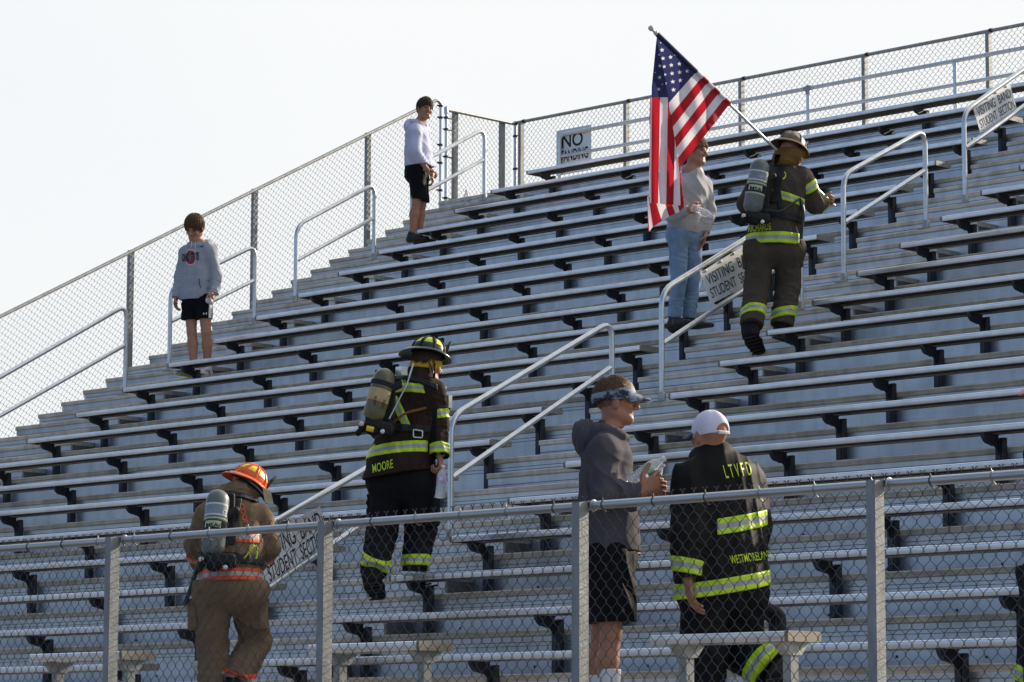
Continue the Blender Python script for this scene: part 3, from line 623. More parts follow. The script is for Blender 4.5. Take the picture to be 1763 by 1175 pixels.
def face_parts(body, g, x, f, u, S=1, smile=False, brow='brow', eyes=True):
    for sd in (-1, 1):
        e = U([Ell(g(sd*.032, .077, -.006), np.array((.013, .012, .007))*S, x, f, u)]); sdf_mesh('eye', e, .0022, M['eye'], body, pad=.006)
        b = U([Seg(g(sd*.018, .088, .012), g(sd*.046, .076, .014), (.0045*S, .004*S), (.0035*S, .004*S), u)]); sdf_mesh('eyebrow', b, .0022, M[brow], body, pad=.006)
    if smile:
        m = U([Seg(g(-.022, .083, -.066), g(0, .091, -.074), .006*S, .007*S), Seg(g(.022, .083, -.066), g(0, .091, -.074), .006*S, .007*S)], .004); sdf_mesh('lips', m, .0022, M['lip'], body, pad=.006)
        m = U([Seg(g(-.014, .0905, -.068), g(.014, .0905, -.068), (.0035*S, .006*S), (.0035*S, .006*S), u)]); sdf_mesh('teeth', m, .0022, M['white'], body, pad=.006)
    else:
        m = U([Seg(g(-.017, .0805, -.070), g(.017, .0805, -.070), (.0028*S, .0075*S), (.0028*S, .0075*S), u), Seg(g(-.013, .0785, -.078), g(.013, .0785, -.078), (.0030*S, .0075*S), (.0030*S, .0075*S), u)], .001); sdf_mesh('lips', m, .0022, M['lip'], body, pad=.006)
def shoe_f(an, toe, up=(0, 0, 1), S=1.0, high=.0, sole=True, w=.048):
    an = np.array(an, float); toe = np.array(toe, float); d = N_(toe-an); u = np.array(up, float); u = N_(u-d*(u@d)); x = np.cross(d, u); heel = an-d*.045*S-u*.055*S; tp = toe-u*.0
    P = [(Seg(heel, heel+d*.11*S, (w*.85*S, .034*S), (w*S, .036*S), x), .02), (Seg(heel+d*.11*S-u*.004*S, heel+d*.235*S-u*.012*S, (w*1.05*S, .034*S), (w*.80*S, .022*S), x), .02),
         (Seg(heel+u*.02*S+d*.02*S, heel+u*(.065+high)*S+d*.035*S, (w*.9*S, .046*S), (w*.8*S, .044*S), x), .02), (Seg(heel+u*.045*S+d*.06*S, heel+d*.16*S+u*.01*S, (.036*S, .02*S), (.036*S, .02*S), x), .02)]
    return P, heel, d, u, x
def decal(name, txt, rig, O, E, UP, target, m, parent, off=.004, bold=.01, dz=-.6, shear=0):
    # lettering: O,E = baseline start / end pixels, UP = pixel above the start at cap height; draped on the target mesh
    me = text_mesh(txt, 1, 1, 0, bold); return drape(name, me, rig, O, E, UP, target, m, parent, off, dz)
def drape(name, me, rig, O, E, UP, target, m, parent, off=.004, dz=-.6):
    bmh = bmesh.new(); bmh.from_mesh(me); bmesh.ops.triangulate(bmh, faces=bmh.faces[:])
    for _ in range(2):
        es = [e for e in bmh.edges if e.calc_length() > .12]
        if es: bmesh.ops.subdivide_edges(bmh, edges=es, cuts=1); bmesh.ops.triangulate(bmh, faces=bmh.faces[:])
    xs = [v.co.x for v in bmh.verts]; ys = [v.co.y for v in bmh.verts]; x0, x1, y0, y1 = min(xs), max(xs), min(ys), max(ys)
    tb = target if isinstance(target, BVHTree) else bvh(target); last = None
    for v in bmh.verts:
        a = (v.co.x-x0)/(x1-x0); b = (v.co.y-y0)/max(1e-6, (y1-y0)); px = O[0]+(E[0]-O[0])*a+(UP[0]-O[0])*b; py = O[1]+(E[1]-O[1])*a+(UP[1]-O[1])*b
        P = Vector(rig(px, py, dz)); D = (P-Vector(CAM)).normalized(); h = tb.ray_cast(P, D, 3)
        if h[0] is not None: v.co = h[0]+(h[1] if h[1].dot(D) < 0 else -h[1])*off*.6-D*off; last = (h[0]-P).dot(D)
        else: v.co = P+D*(last if last else -dz)
    bmh.to_mesh(me); bmh.free(); me.update(); return link(name, me, m, parent)
_bv = {}
def bvh(o):
    if o.name not in _bv:
        b = bmesh.new(); b.from_mesh(o.data); _bv[o.name] = BVHTree.FromBMesh(b); b.free()
    return _bv[o.name]
def band(name, base, c, n, half, m, parent, h=.006, off=.006, lim=(), bb=None):
    c = np.array(c, float); n = N_(n)
    def f(P):
        d = np.maximum(base(P)-off, np.abs((P-c)@n)-half)
        for q, w, hw in lim: d = np.maximum(d, np.abs((P-np.array(q))@N_(w))-hw)
        return d
    if bb is None:
        r = .42; bb = (c-r, c+r)
    return sdf_mesh(name, f, h, m, parent, attr=lambda v: (v-c)@n/half, bb=bb, pad=.01)
def limb(pts, rs, lat=None): return [Seg(pts[i], pts[i+1], rs[i], rs[i+1], lat) for i in range(len(pts)-1)]
def bottle(P0, ax, label, lat=None, S=1.0, lab_m=None, dot=None):
    # clear ribbed water bottle, P0 = centre of its bottom, ax = direction to the cap
    ax = N_(ax); P0 = np.array(P0, float)
    t = thing('water_bottle', tuple(P0), label, 'bottle', None)
    pr = [(.012, .004), (.030, 0), (.0325, .006), (.0325, .02)]
    for i in range(5): z = .024+i*.014; pr += [(.0325, z), (.0300, z+.005), (.0300, z+.008), (.0325, z+.012)]
    pr += [(.0325, .10), (.0325, .138), (.030, .15), (.024, .168), (.0145, .184), (.0125, .19), (.0125, .196)]
    b = MB(); b.lathe([(r*S, z*S) for r, z in pr], P0, ax, 20, lat=lat); b.build('bottle_body', M['pet'], t, smooth=True)
    b = MB(); b.lathe([(.0145*S, 0), (.0150*S, .002*S), (.0150*S, .015*S), (.0135*S, .017*S)], P0+ax*.196*S, ax, 16); b.build('cap', M['botcap'], t, sharp=40)
    if lab_m:
        b = MB(); b.lathe([(.0328*S, .102*S), (.0331*S, .103*S), (.0331*S, .136*S), (.0328*S, .137*S)], P0+ax*0, ax, 20); b.build('paper_label', M[lab_m], t, smooth=True)
    return t
M['pet'] = mat('clear_plastic', (.93, .95, .97), .16, 0, trans=.66, ior=1.25, bump=.2, bscale=40, **ALU); M['botcap'] = mat('white_cap', (.75, .76, .76), .4)
M['lab_g'] = mat('green_paper_label', (.55, .62, .58), .5, 0, .9, 30, dark=(.04, .30, .10), **ALU); M['lab_p'] = mat('purple_paper_label', (.62, .60, .72), .5, 0, .9, 22, dark=(.22, .08, .42), **ALU)
# ------------------------------------------------------------ people
def skin_body(r, J, t, m='skin', hd=None, S=1.0, hands=(), h=.006, legs=True, arm=1.0):
    P = []; hp, sub, g, x, f, u = head(J['head'], *hd, S=S); P += hp
    P += [(Seg(np.array(J['nk'])-u*.03, np.array(J['head'])-u*.06*S-f*.012, (.062, .058), (.054, .056), x), .03)]
    P += [(Seg(J['nk'], J['pel'], (.12, .075), (.11, .08), np.array(J['shB'])-np.array(J['shA'])), .04), (Seg(J['shA'], J['shB'], .045, .045), .04)]
    for s in 'AB': P += [(q, .015) for q in limb([J['sh'+s], J['el'+s], J['wr'+s]], [.044*arm, .037*arm, .027*arm])]
    if legs:
        for s in 'AB':
            k, a = np.array(J['kn'+s]), np.array(J['an'+s]); c = k+(a-k)*.33-N_(J.get('fw', f))*.012
            P += [(Seg(J['hip'+s], k, .082, .053), .03), (Seg(k, c, .050, .056), .02), (Seg(c, a, .056, .034), .02)]
    for q in hands: P += q
    o = sdf_mesh('body', U(P, .02, sub=()), h, M[m], t); return o, g, x, f, u
def garment(J, secs, lat, arm=(.078, .066, .055), k=.04, wr=None, cuts=(), collar=None, yoke=.062, extra=()):
    T = [(Seg(secs[i][0], secs[i+1][0], secs[i][1], secs[i+1][1], lat), .02) for i in range(len(secs)-1)]+[(Seg(J['shA'], J['shB'], yoke, yoke), .05)]+[(Seg(np.array(J['nk'])+(0, 0, .0), J['sh'+s_], (.062, .07), (.062, .06), J['fw']), .04) for s_ in 'AB']+list(extra)
    tf = U(T, .03); af = {}
    for s in 'AB':
        e, w = np.array(J['el'+s]), np.array(J['wr'+s]); af[s] = U([(q, .02) for q in limb([J['sh'+s], e, w], list(arm))], .02, cut=[(w, w-e)])
    def f(P):
        d = smin(smin(tf(P), af['A'](P), k), af['B'](P), k)
        if wr is not None: d = d+wr(P)
        for c, n in cuts: d = np.maximum(d, (P-np.array(c))@N_(n))
        return d
    f.bb = (np.min([q.bb[0] for q in (tf, af['A'], af['B'])], 0), np.max([q.bb[1] for q in (tf, af['A'], af['B'])], 0))
    wv = wr if wr is not None else (lambda P: 0)
    return f, (lambda P: tf(P)+wv(P)), {s: (lambda P, s=s: af[s](P)+wv(P)) for s in 'AB'}
def trousers(J, rh, rk, ra, lat, top, wr=None, cutlow=True, h=.007, pel=(.16, .13)):
    P = [(Seg(np.array(J['hipA'])+np.array((0, 0, .03)), np.array(J['hipB'])+np.array((0, 0, .03)), (pel[1], pel[1]), (pel[1], pel[1])), .05), (Seg(J['pel'], top, pel, pel, lat), .05)]
    lf = {}
    for s in 'AB':
        L = U([(q, .02) for q in limb([J['hip'+s], J['kn'+s], J['cu'+s]], [rh, rk, ra])], .02, cut=[(J['cu'+s], np.array(J['cu'+s])-np.array(J['kn'+s]))]); lf[s] = L
    b = U(P, .05)
    def f(Q):
        d = smin(smin(lf['A'](Q), b(Q), .04), smin(lf['B'](Q), b(Q), .04), .012)
        if wr is not None: d = d+wr(Q)
        return np.maximum(d, (Q-np.array(top))[:, 2])
    f.bb = (np.min([q.bb[0] for q in (lf['A'], lf['B'], b)], 0), np.max([q.bb[1] for q in (lf['A'], lf['B'], b)], 0))
    wv = wr if wr is not None else (lambda Q: 0)
    return f, {s: (lambda Q, s=s: lf[s](Q)+wv(Q)) for s in 'AB'}
def hair_mesh(t, g, x, f, u, m, S=1, thick=.016, low=-.055, seed=3, h=.005, topx=.0, slope=.62, strands=1100, slen=.055, sr=.0019, fringe=.6):
    c = g(0, -.014, .022+topx*.4); E_ = Ell(c, np.array((.078+thick, .098+thick, .090+thick+topx))*S, x, f, u); w = wrinkle(seed, .004, .05, n=3)
    fe = Ell(g(0, .105, -.055), np.array((.068, .080, .088))*S, x, f, u); ear = [Ell(g(sd*.085, .012, -.035), np.array((.03, .020, .034))*S, x, f, u) for sd in (-1, 1)]
    def F(P):
        q = P-c; d = E_(P)+w(P); uu = q@u; ff = q@f
        d = np.maximum(d, (low*S-.022)-uu+np.clip(ff, -.1, .12)*slope); d = np.maximum(d, -fe(P))
        for e in ear: d = np.maximum(d, -e(P))
        return d
    F.bb = E_.bb(); o = sdf_mesh('hair', F, h, M[m], t, pad=.012)
    if strands:                                # locks lying over the base, flowing from the crown
        rs = np.random.RandomState(seed); vs = np.array([tuple(v.co) for v in o.data.vertices]); crown = g(.01, -.055, .11); b = MB(); K = rs.randint(0, len(vs), strands)
        for k in K:
            p = vs[k]+rs.normal(size=3)*.002; pts = [p]; L = slen*rs.uniform(.6, 1.3)*S; tw = rs.normal(size=3)*.25; dead = False
            for i in range(6):
                n = N_((p-c)/np.array(E_.r).mean()); d = p-crown; d = N_(d)*1.0-u*.35+f*fringe*max(0, (p-c)@f/.1)+tw; d = N_(d-n*(d@n)); p = p+d*L/6
                q = p-c; s_ = math.sqrt((q@x/E_.r[0])**2+(q@f/E_.r[1])**2+(q@u/E_.r[2])**2); p = c+q/s_*(1.0+.028*math.sin(i*1.1+k)+.020)
                if fe(p[None])[0] < -.012 or (low*S-.040)-(p-c)@u+max(-.1, (p-c)@f)*slope > .004: break
                pts.append(p)
            if len(pts) > 2: b.tube(pts, [sr*(.6+.4*math.sin(PI*min(1, (i+.6)/len(pts)))) if i < len(pts)-1 else sr*.15 for i in range(len(pts))], 4, caps=False)
        bm = bmesh.new(); bm.from_mesh(o.data); bm.from_mesh(b.mesh('x')); bm.to_mesh(o.data); bm.free(); o.data.polygons.foreach_set('use_smooth', [True]*len(o.data.polygons))
    return o
def hood(r, nk, back, x, f, u, S=1):          # fallen hood: soft roll behind and round the neck
    nk = np.array(nk, float); P = []; N = 12; pts = []
    for i in range(N+1):
        a = math.radians(-70+320*i/N); b = math.cos(a-PI/2)
        pts.append((nk+x*.098*S*math.cos(a)-f*.085*S*math.sin(a)*(1.25 if math.sin(a) > 0 else .9)+u*(.018-.030*max(0, -math.sin(a)))*S, (.022+.022*max(0, math.sin(a)))*S))
    for i in range(N): P.append((Seg(pts[i][0], pts[i+1][0], pts[i][1], pts[i+1][1]), .02))
    P.append((Ell(np.array(back), np.array((.115, .055, .085))*S, x, f, u), .04)); return P
def logo_o(r, cx, cy, w, h, tgt, t):
    for nm, rr, mm, off in (('badge', 1.12, 'white', .003), ('badge_ring', 1.0, 'red', .0045)):
        me = bpy.data.meshes.new(nm); v = []; fc = []; n = 32
        for i in range(n):
            a = 2*PI*i/n; s = .22 if nm == 'badge_ring' else 0; sq = lambda c: math.copysign(abs(c)**.7, c)
            v.append((sq(math.cos(a))*rr*.85, sq(math.sin(a))*rr, 0)); v.append((sq(math.cos(a))*.40 if nm == 'badge_ring' else sq(math.cos(a))*.36, sq(math.sin(a))*.50, 0))
        for i in range(n): j = (i+1) % n; fc.append((2*i, 2*j, 2*j+1, 2*i+1))
        me.from_pydata(v, [], fc); drape(nm, me, r, (cx-w*rr, cy+h*rr), (cx+w*rr, cy+h*rr), (cx-w*rr, cy-h*rr), tgt, M[mm], t, off)
M['red'] = mat('red_print', (.42, .02, .03), .6, 0, .2, 60, **ALU); M['blk_print'] = mat('black_print', (.02, .02, .025), .6); M['wht_print'] = mat('white_print', (.8, .8, .8), .6)
VS = .0065
# ---- 1: teen in the grey logo hoodie, left aisle
def teen_logo():
    b = at(322, 648, Z=sz(9)+TR)+np.array((0, .12, 0)); r = Rig(b); z0 = sz(9)+TR
    t = thing('person', tuple(b), 'teenage boy in grey hoodie with red badge, looking down in the left aisle', 'person')
    V = r.v; fw = V(-.38, 0, .92); lat = V(.92, 0, .38)
    def zz(px, z, dz): p = r(px, 640, dz); p[2] = z; return p
    J = dict(head=r(334.5, 391.5, -.03), nk=r(341, 424, .0), shA=r(320, 436, .06), shB=r(361, 434, -.06), elA=r(311, 475, .07), elB=r(372, 474, -.06), wrA=r(303, 513, .02), wrB=r(369, 507, -.14),
             hipA=r(328, 515, .05), hipB=r(351, 515, -.04), pel=r(338, 505, 0), knA=r(330, 572, -.02), knB=r(355, 572, -.05), anA=zz(333, z0+.10, 0), anB=zz(357, z0+.10, .06), fw=fw)
    hA = hand(r(303, 513, .02), V(-.08, -1, .12), V(.85, 0, .3), V(.1, 0, 1), .45, 1.0); hB = hand(r(369, 507, -.14), V(-.15, -.75, .45), V(-1, -.1, .1), V(0, .4, 1), 1.0, 1.0)
    o, g, x, f, u = skin_body(r, J, t, 'skin_pale', (V(-.30, -.50, .82), V(-.1, .85, .45)), 1.13, (hA, hB), .0055)
    face_parts(o, g, x, f, u, 1.13); hair_mesh(o, g, x, f, u, 'hair_lb', 1.13, .014, low=-.045, seed=5, topx=.004)
    secs = [(r(341, 426, 0), (.11, .075)), (r(339, 446, 0), (.165, .115)), (r(337, 485, 0), (.17, .13)), (r(336, 508, 0), (.172, .135)), (r(336, 525, 0), (.168, .13))]
    fa, ft, af = garment(J, secs, lat, (.074, .066, .050), wr=addf(wrinkle(1, .010, .16, (1, 1, .6)), creases(2, J['elB'], J['wrB'], .012, .045), creases(4, J['elA'], J['wrA'], .010, .045)), cuts=[(r(336, 517, 0), V(0, -1, 0))])
    H = hood(r, r(343, 423, 0), r(356, 430, .10), lat, fw, V(0, 1, 0), 1.15); hf = U(H, .02)
    def F(P): return smin(fa(P), hf(P), .012)
    F.bb = (np.minimum(fa.bb[0], hf.bb[0]), np.maximum(fa.bb[1], hf.bb[1])); ho = sdf_mesh('hoodie', F, .0065, M['hood_grey'], t)
    logo_o(r, 328.2, 443.3, 7.5, 12, ho, ho); decal('badge_text', 'OHIO STATE', r, (313.5, 451), (342.5, 448), (313.5, 437.5), ho, M['blk_print'], ho, .0065, .04)
    decal('chest_mark', 'v', r, (344, 427), (350.5, 426), (344.5, 424), ho, M['blk_print'], ho, .004, .03)
    for dx in (0, 7):
        q = [r(330+dx, 416+dx*.3, -.16), r(328.5+dx, 428, -.19), r(329+dx*1.1, 433+dx*3.6, -.20)]; bb = MB(); bb.tube(q, .0035, 6); bb.build('drawstring', M['sweat'], ho)
    bb = MB(); bb.tube([r(343, 480, -.150), r(343.5, 489, -.158), r(346, 496, -.155)], .004, 6); bb.build('pocket_edge', M['blk_print'], ho)
    Js = dict(J); Js['knA'] = r(329, 551, -.01); Js['knB'] = r(353, 551, -.05)
    P = [(Seg(J['pel'], r(338, 522, 0), (.155, .115), (.16, .12), lat), .03), (Seg(J['hipA'], r(327, 556, .0), (.092, .095), (.096, .10), lat), .02), (Seg(J['hipB'], r(351.5, 556, -.04), (.092, .095), (.092, .10), lat), .02)]
    sf = U(P, .02, cut=[(r(338, 551, 0), V(.02, -1, 0)), (r(338, 508, 0), V(0, 1, 0))], wr=wrinkle(9, .008, .12, (1, 1, .3))); so_ = sdf_mesh('shorts', sf, .0065, M['short_blk'], t)
    decal('shorts_mark', 'H', r, (350, 542.5), (356, 542.0), (350, 538.5), so_, M['wht_print'], so_, .004)
    band('side_panel', sf, r(362.5, 538, -.05), V(1, 0, 0), .014, M['sock'], so_, .006, .003, lim=[(r(362, 537, 0), V(0, 1, 0), .085)])
    for s, tx in (('A', V(-.85, 0, .50)), ('B', V(-.45, 0, .85))):
        P, heel, d, uu, xx = shoe_f(J['an'+s]-np.array((0, 0, .005)), J['an'+s]+tx*.1, S=1.05); sh = sdf_mesh('shoe', U(P, .02, cut=[(np.array((0, 0, z0+.004)), (0, 0, -1))]), .0055, M['shoe_w'], t)
        so = sdf_mesh('sole', U([Seg(heel-(0, 0, .028), heel+d*.22-(0, 0, .028), (.05, .012), (.044, .012), xx)], cut=[(np.array((0, 0, z0+.002)), (0, 0, -1))]), .005, M['lime'] if s == 'A' else M['shoe_b'], sh)
        sc = sdf_mesh('sock', U([Seg(J['an'+s], J['an'+s]+np.array((0, 0, .07)), .044, .042)]), .005, M['sock'], t)
        bb = MB()
        for i in range(3): q0 = heel+d*(.06+.03*i)+xx*.052; bb.tube([q0+uu*-.01, q0+d*.02+uu*.035-xx*.006], .004, 5)
        for i in range(3): q0 = heel+d*(.06+.03*i)-xx*.052; bb.tube([q0+uu*-.01, q0+d*.02+uu*.035+xx*.006], .004, 5)
        bb.build('shoe_stripe', M['blk_print'], sh)
    bottle(r(358.5, 517.5, -.30), V(.12, .02, -1), 'clear water bottle gripped by the boy in the logo hoodie, its base facing out')
teen_logo()
# ---- 2: smiling teen in the lavender hoodie, top of the left aisle
def teen_lav():
    z0 = sz(3)+TR; b = at(716, 419, Z=z0)+np.array((0, .05, 0)); r = Rig(b); V = r.v
    t = thing('person', tuple(b), 'smiling dark haired boy in pale lavender hoodie and black shorts at the top left', 'person')
    fw = V(.86, 0, .50); lat = V(-.50, 0, .86)
    def zz(px, z, dz): p = r(px, 400, dz); p[2] = z; return p
    J = dict(head=r(731.5, 187.5, -.03), nk=r(722, 215, 0), shA=r(714, 227, -.15), shB=r(728, 226, .15), elA=r(713, 262, -.19), elB=r(733, 262, .18), wrA=r(736, 293, -.13), wrB=r(744, 302, .06),
             hipA=r(716, 290, -.07), hipB=r(722, 290, .07), pel=r(718, 282, 0), knA=r(717, 352, -.07), knB=r(726, 352, .07), anA=zz(710, z0+.10, -.08), anB=zz(722, z0+.10, .09), fw=fw)
    hA = hand(r(735, 293, -.13), V(.97, -.12, .1), V(.1, -.9, -.3), V(.3, .3, 1), .75, 1.05); hB = hand(r(744, 302, .06), V(.10, -1, 0), V(-.9, 0, .1), V(.3, 0, 1), .6, 1.0)
    o, g, x, f, u = skin_body(r, J, t, 'skin', (V(.50, -.08, .86), V(.12, 1, 0)), 1.05, (hA, hB), .0055)
    face_parts(o, g, x, f, u, 1.05, smile=True); hair_mesh(o, g, x, f, u, 'hair_db', 1.05, .010, low=-.03, seed=6, topx=.012)
    secs = [(r(720, 218, 0), (.11, .08)), (r(718, 235, 0), (.17, .125)), (r(719, 262, 0), (.165, .15)), (r(720, 280, 0), (.165, .155)), (r(720, 296, 0), (.155, .15))]
    fa, ft, af = garment(J, secs, lat, (.082, .078, .052), wr=addf(wrinkle(11, .011, .16, (1, 1, .5)), creases(12, J['elA'], J['wrA'], .014, .05)), cuts=[(r(720, 287, 0), V(.06, -1, 0))])
    hf = U(hood(r, r(721, 214, 0), r(706, 221, 0), lat, fw, V(0.15, 1, 0), 1.0), .02)
    def F(P): return smin(fa(P), hf(P), .012)
    F.bb = (np.minimum(fa.bb[0], hf.bb[0]), np.maximum(fa.bb[1], hf.bb[1])); ho = sdf_mesh('hoodie', F, .0065, M['hood_lav'], t)
    P = [(Seg(J['pel'], r(718, 300, 0), (.15, .14), (.15, .14), lat), .03), (Seg(J['hipA'], r(723, 352, -.07), (.09, .11), (.088, .092), lat), .02), (Seg(J['hipB'], r(726, 352, .07), (.09, .11), (.088, .092), lat), .02)]
    so_ = sdf_mesh('shorts', U(P, .02, cut=[(r(724, 346, 0), V(-.1, -1, 0)), (r(718, 280, 0), V(0, 1, 0))], wr=wrinkle(19, .010, .13, (1, 1, .3))), .0065, M['short_blk'], t)
    for s in 'AB':
        P, heel, d, uu, xx = shoe_f(J['an'+s]-np.array((0, 0, .005)), J['an'+s]+V(.8, 0, .5)*.1, S=1.05); sdf_mesh('shoe', U(P, .02, cut=[(np.array((0, 0, z0+.002)), (0, 0, -1))]), .0055, M['shoe_b'], t)
teen_lav()
# ---- 3: boy in light grey sweatshirt and jeans behind the flag
def teen_jeans():
    z0 = sz(10)+TR; b = at(1182, 566, Z=z0)+np.array((0, .06, 0)); r = Rig(b); V = r.v
    t = thing('person', tuple(b), 'curly haired boy in light grey sweatshirt and faded blue jeans behind the hanging flag', 'person')
    fw = V(.62, 0, .78); lat = V(.78, 0, -.62)
    def zz(px, z, dz): p = r(px, 560, dz); p[2] = z; return p
    J = dict(head=r(1197.5, 260.5, -.02), nk=r(1193, 298, 0), shA=r(1168, 324, -.10), shB=r(1211, 320, .10), elA=r(1158, 372, -.16), elB=r(1221, 362, .10), wrA=r(1186, 362, -.30), wrB=r(1214, 402, .0),
             hipA=r(1168, 410, -.04), hipB=r(1192, 410, .05), pel=r(1180, 398, 0), knA=r(1169, 482, -.08), knB=r(1194, 480, .02), anA=zz(1161, z0+.10, -.04), anB=zz(1186, z0+.10, .03), fw=fw)
    J['cuA'] = J['anA']+np.array((0, 0, .0)); J['cuB'] = J['anB']+np.array((0, 0, .0))
    hA = hand(r(1185, 362, -.30), V(.95, .05, .2), V(0.1, .1, -1), V(.2, 1, 0), 1.15, 1.05); hB = hand(r(1214, 402, 0), V(-.25, -1, .0), V(-.8, 0, .3), V(0, 0, 1), .2)
    o, g, x, f, u = skin_body(r, J, t, 'skin_pale', (V(.86, -.05, .48), V(.05, 1, 0)), 1.03, (hA, hB), .0055)
    face_parts(o, g, x, f, u, 1.03); hair_mesh(o, g, x, f, u, 'hair_gb', 1.03, .018, low=-.03, seed=8, topx=.008)
    secs = [(r(1193, 301, 0), (.10, .08)), (r(1190, 325, 0), (.175, .115)), (r(1183, 370, 0), (.165, .125)), (r(1179, 395, 0), (.165, .135)), (r(1178, 415, 0), (.15, .13))]
    fa, ft, af = garment(J, secs, lat, (.070, .064, .045), wr=addf(wrinkle(29, .012, .17, (1, 1, .12)), creases(22, J['elB'], J['wrB'], .008, .05)), cuts=[(r(1178, 402, 0), V(-.12, -1, 0))], extra=[(Seg(r(1193, 296, .01), r(1194, 303, .01), (.068, .062), (.075, .07), lat), .015)])
    sdf_mesh('sweatshirt', fa, .0065, M['sweat'], t)
    tf, lf = trousers(J, .090, .068, .060, lat, r(1180, 392, 0), addf(wrinkle(24, .007, .12), creases(25, r(1168, 500, -.06), J['anA'], .010, .04), creases(26, r(1193, 500, .02), J['anB'], .012, .04), creases(27, J['hipA'], J['knA'], .008, .06)), pel=(.145, .11))
    sdf_mesh('jeans', tf, .0065, M['jean'], t)
    for s, a in (('A', V(.5, 0, .8)), ('B', V(.95, 0, .3))):
        P, heel, d, uu, xx = shoe_f(J['an'+s]-np.array((0, 0, .005)), J['an'+s]+a*.1, S=1.05); sdf_mesh('shoe', U(P, .02, cut=[(np.array((0, 0, z0+.002)), (0, 0, -1))]), .0055, M['shoe_b'], t)
    bottle(r(1191, 357, -.36), V(.86, -.42, .15), 'clear water bottle held sideways by the boy in jeans', S=1.0)
teen_jeans()
# ---- helmets and air packs
def helmet(t, c, fwd, up, shell, patch, S=1.0, under='blk2', ridge=None, brim_back=.115, shield=True):
    f = N_(fwd); u = np.array(up, float); u = N_(u-f*(u@f)); x = np.cross(f, u); c = np.array(c, float)
    def P(th, rx, rf, hh): return c+(x*math.sin(th)*rx+f*math.cos(th)*rf+u*hh)*S
    n = 48; rows = []
    for i in range(9):
        ph = math.radians(88-88*i/8); rows.append([P(2*PI*k/n, .108*math.cos(ph), .130*math.cos(ph), .012+.122*math.sin(ph)) for k in range(n)])
    def brim(fr, dh):
        R = []
        for k in range(n):
            th = 2*PI*k/n; cb = math.cos(th); back = max(0, -cb)**1.3; fr_ = max(0, cb); w = .034+(brim_back-.034)*back+.012*fr_; dr = -.012-.040*back-.004*fr_
            R.append(P(th, .108+w*fr, .130+w*fr, .012+dr*fr+dh+.010*math.sin(fr*PI)))
        return R
    rows += [brim(q, 0) for q in (.25, .5, .75, .95, 1.0)]; rows += [brim(q, -.007) for q in (1.0, .8, .4, 0)]
    v = [p for R_ in rows for p in R_]; m = len(rows); fc = [(i*n+k, i*n+(k+1) % n, (i+1)*n+(k+1) % n, (i+1)*n+k) for i in range(m-1) for k in range(n)]+[tuple(range(n))]
    b = MB(); b.add(v, fc[:n*13]+[fc[-1]], 0); b.f += [q for q in fc[n*13:-1]]; b.m += [1]*(len(fc)-1-n*13)
    hm = b.build('helmet', [M[shell], M[under]], t, sharp=50)
    b = MB()
    for a in (0, 45, 90, 135):
        th = math.radians(a); b.tube([P(th if q < 90 else th+PI, .110*math.cos(math.radians(q if q < 90 else 180-q)), .132*math.cos(math.radians(q if q < 90 else 180-q)), .014+.124*math.sin(math.radians(q))) for q in range(4, 177, 9)], .0065*S, 6, ref=u)
    b.build('helmet_ridge', M[ridge or shell], hm, sharp=60)
    for k in range(8):
        a0 = math.radians(22.5+45*k); G = []
        for i in range(5):
            for j in range(5):
                ph = math.radians(24+30*i/4); tt = a0+math.radians((-15+30*j/4)*(1-.28*i/4)); G.append(P(tt, .1095*math.cos(ph), .1315*math.cos(ph), .0135+.1225*math.sin(ph)))
        b = MB(); b.add(G, [(i*5+j, i*5+j+1, (i+1)*5+j+1, (i+1)*5+j) for i in range(4) for j in range(4)]); b.build('reflective_patch', M[patch], hm, smooth=True)
    if shield:
        b = MB(); b.add([P(-.32, .112, .136, .02), P(.32, .112, .136, .02), P(.28, .10, .142, .11), P(0, .1, .15, .155), P(-.28, .10, .142, .11), P(-.32, .10, .130, .02), P(.32, .10, .130, .02), P(.28, .09, .130, .11), P(0, .09, .135, .15), P(-.28, .09, .130, .11)], [(0, 1, 2, 3, 4), (9, 8, 7, 6, 5), (0, 5, 6, 1), (1, 6, 7, 2), (2, 7, 8, 3), (3, 8, 9, 4), (4, 9, 5, 0)]); b.build('front_shield', M['strap'], hm)
    return hm, f, u, x
def arc_patch(b, O, ax, lat, r, z0, z1, a0, a1, n=14, m=0):
    ax = N_(ax); lat = np.array(lat, float); lat = N_(lat-ax*(lat@ax)); w = np.cross(ax, lat)
    G = [O+ax*z+(lat*math.cos(a0+(a1-a0)*i/n)+w*math.sin(a0+(a1-a0)*i/n))*r for z in (z0, z1) for i in range(n+1)]
    b.add(G, [(i, i+1, n+2+i, n+1+i) for i in range(n)], m)
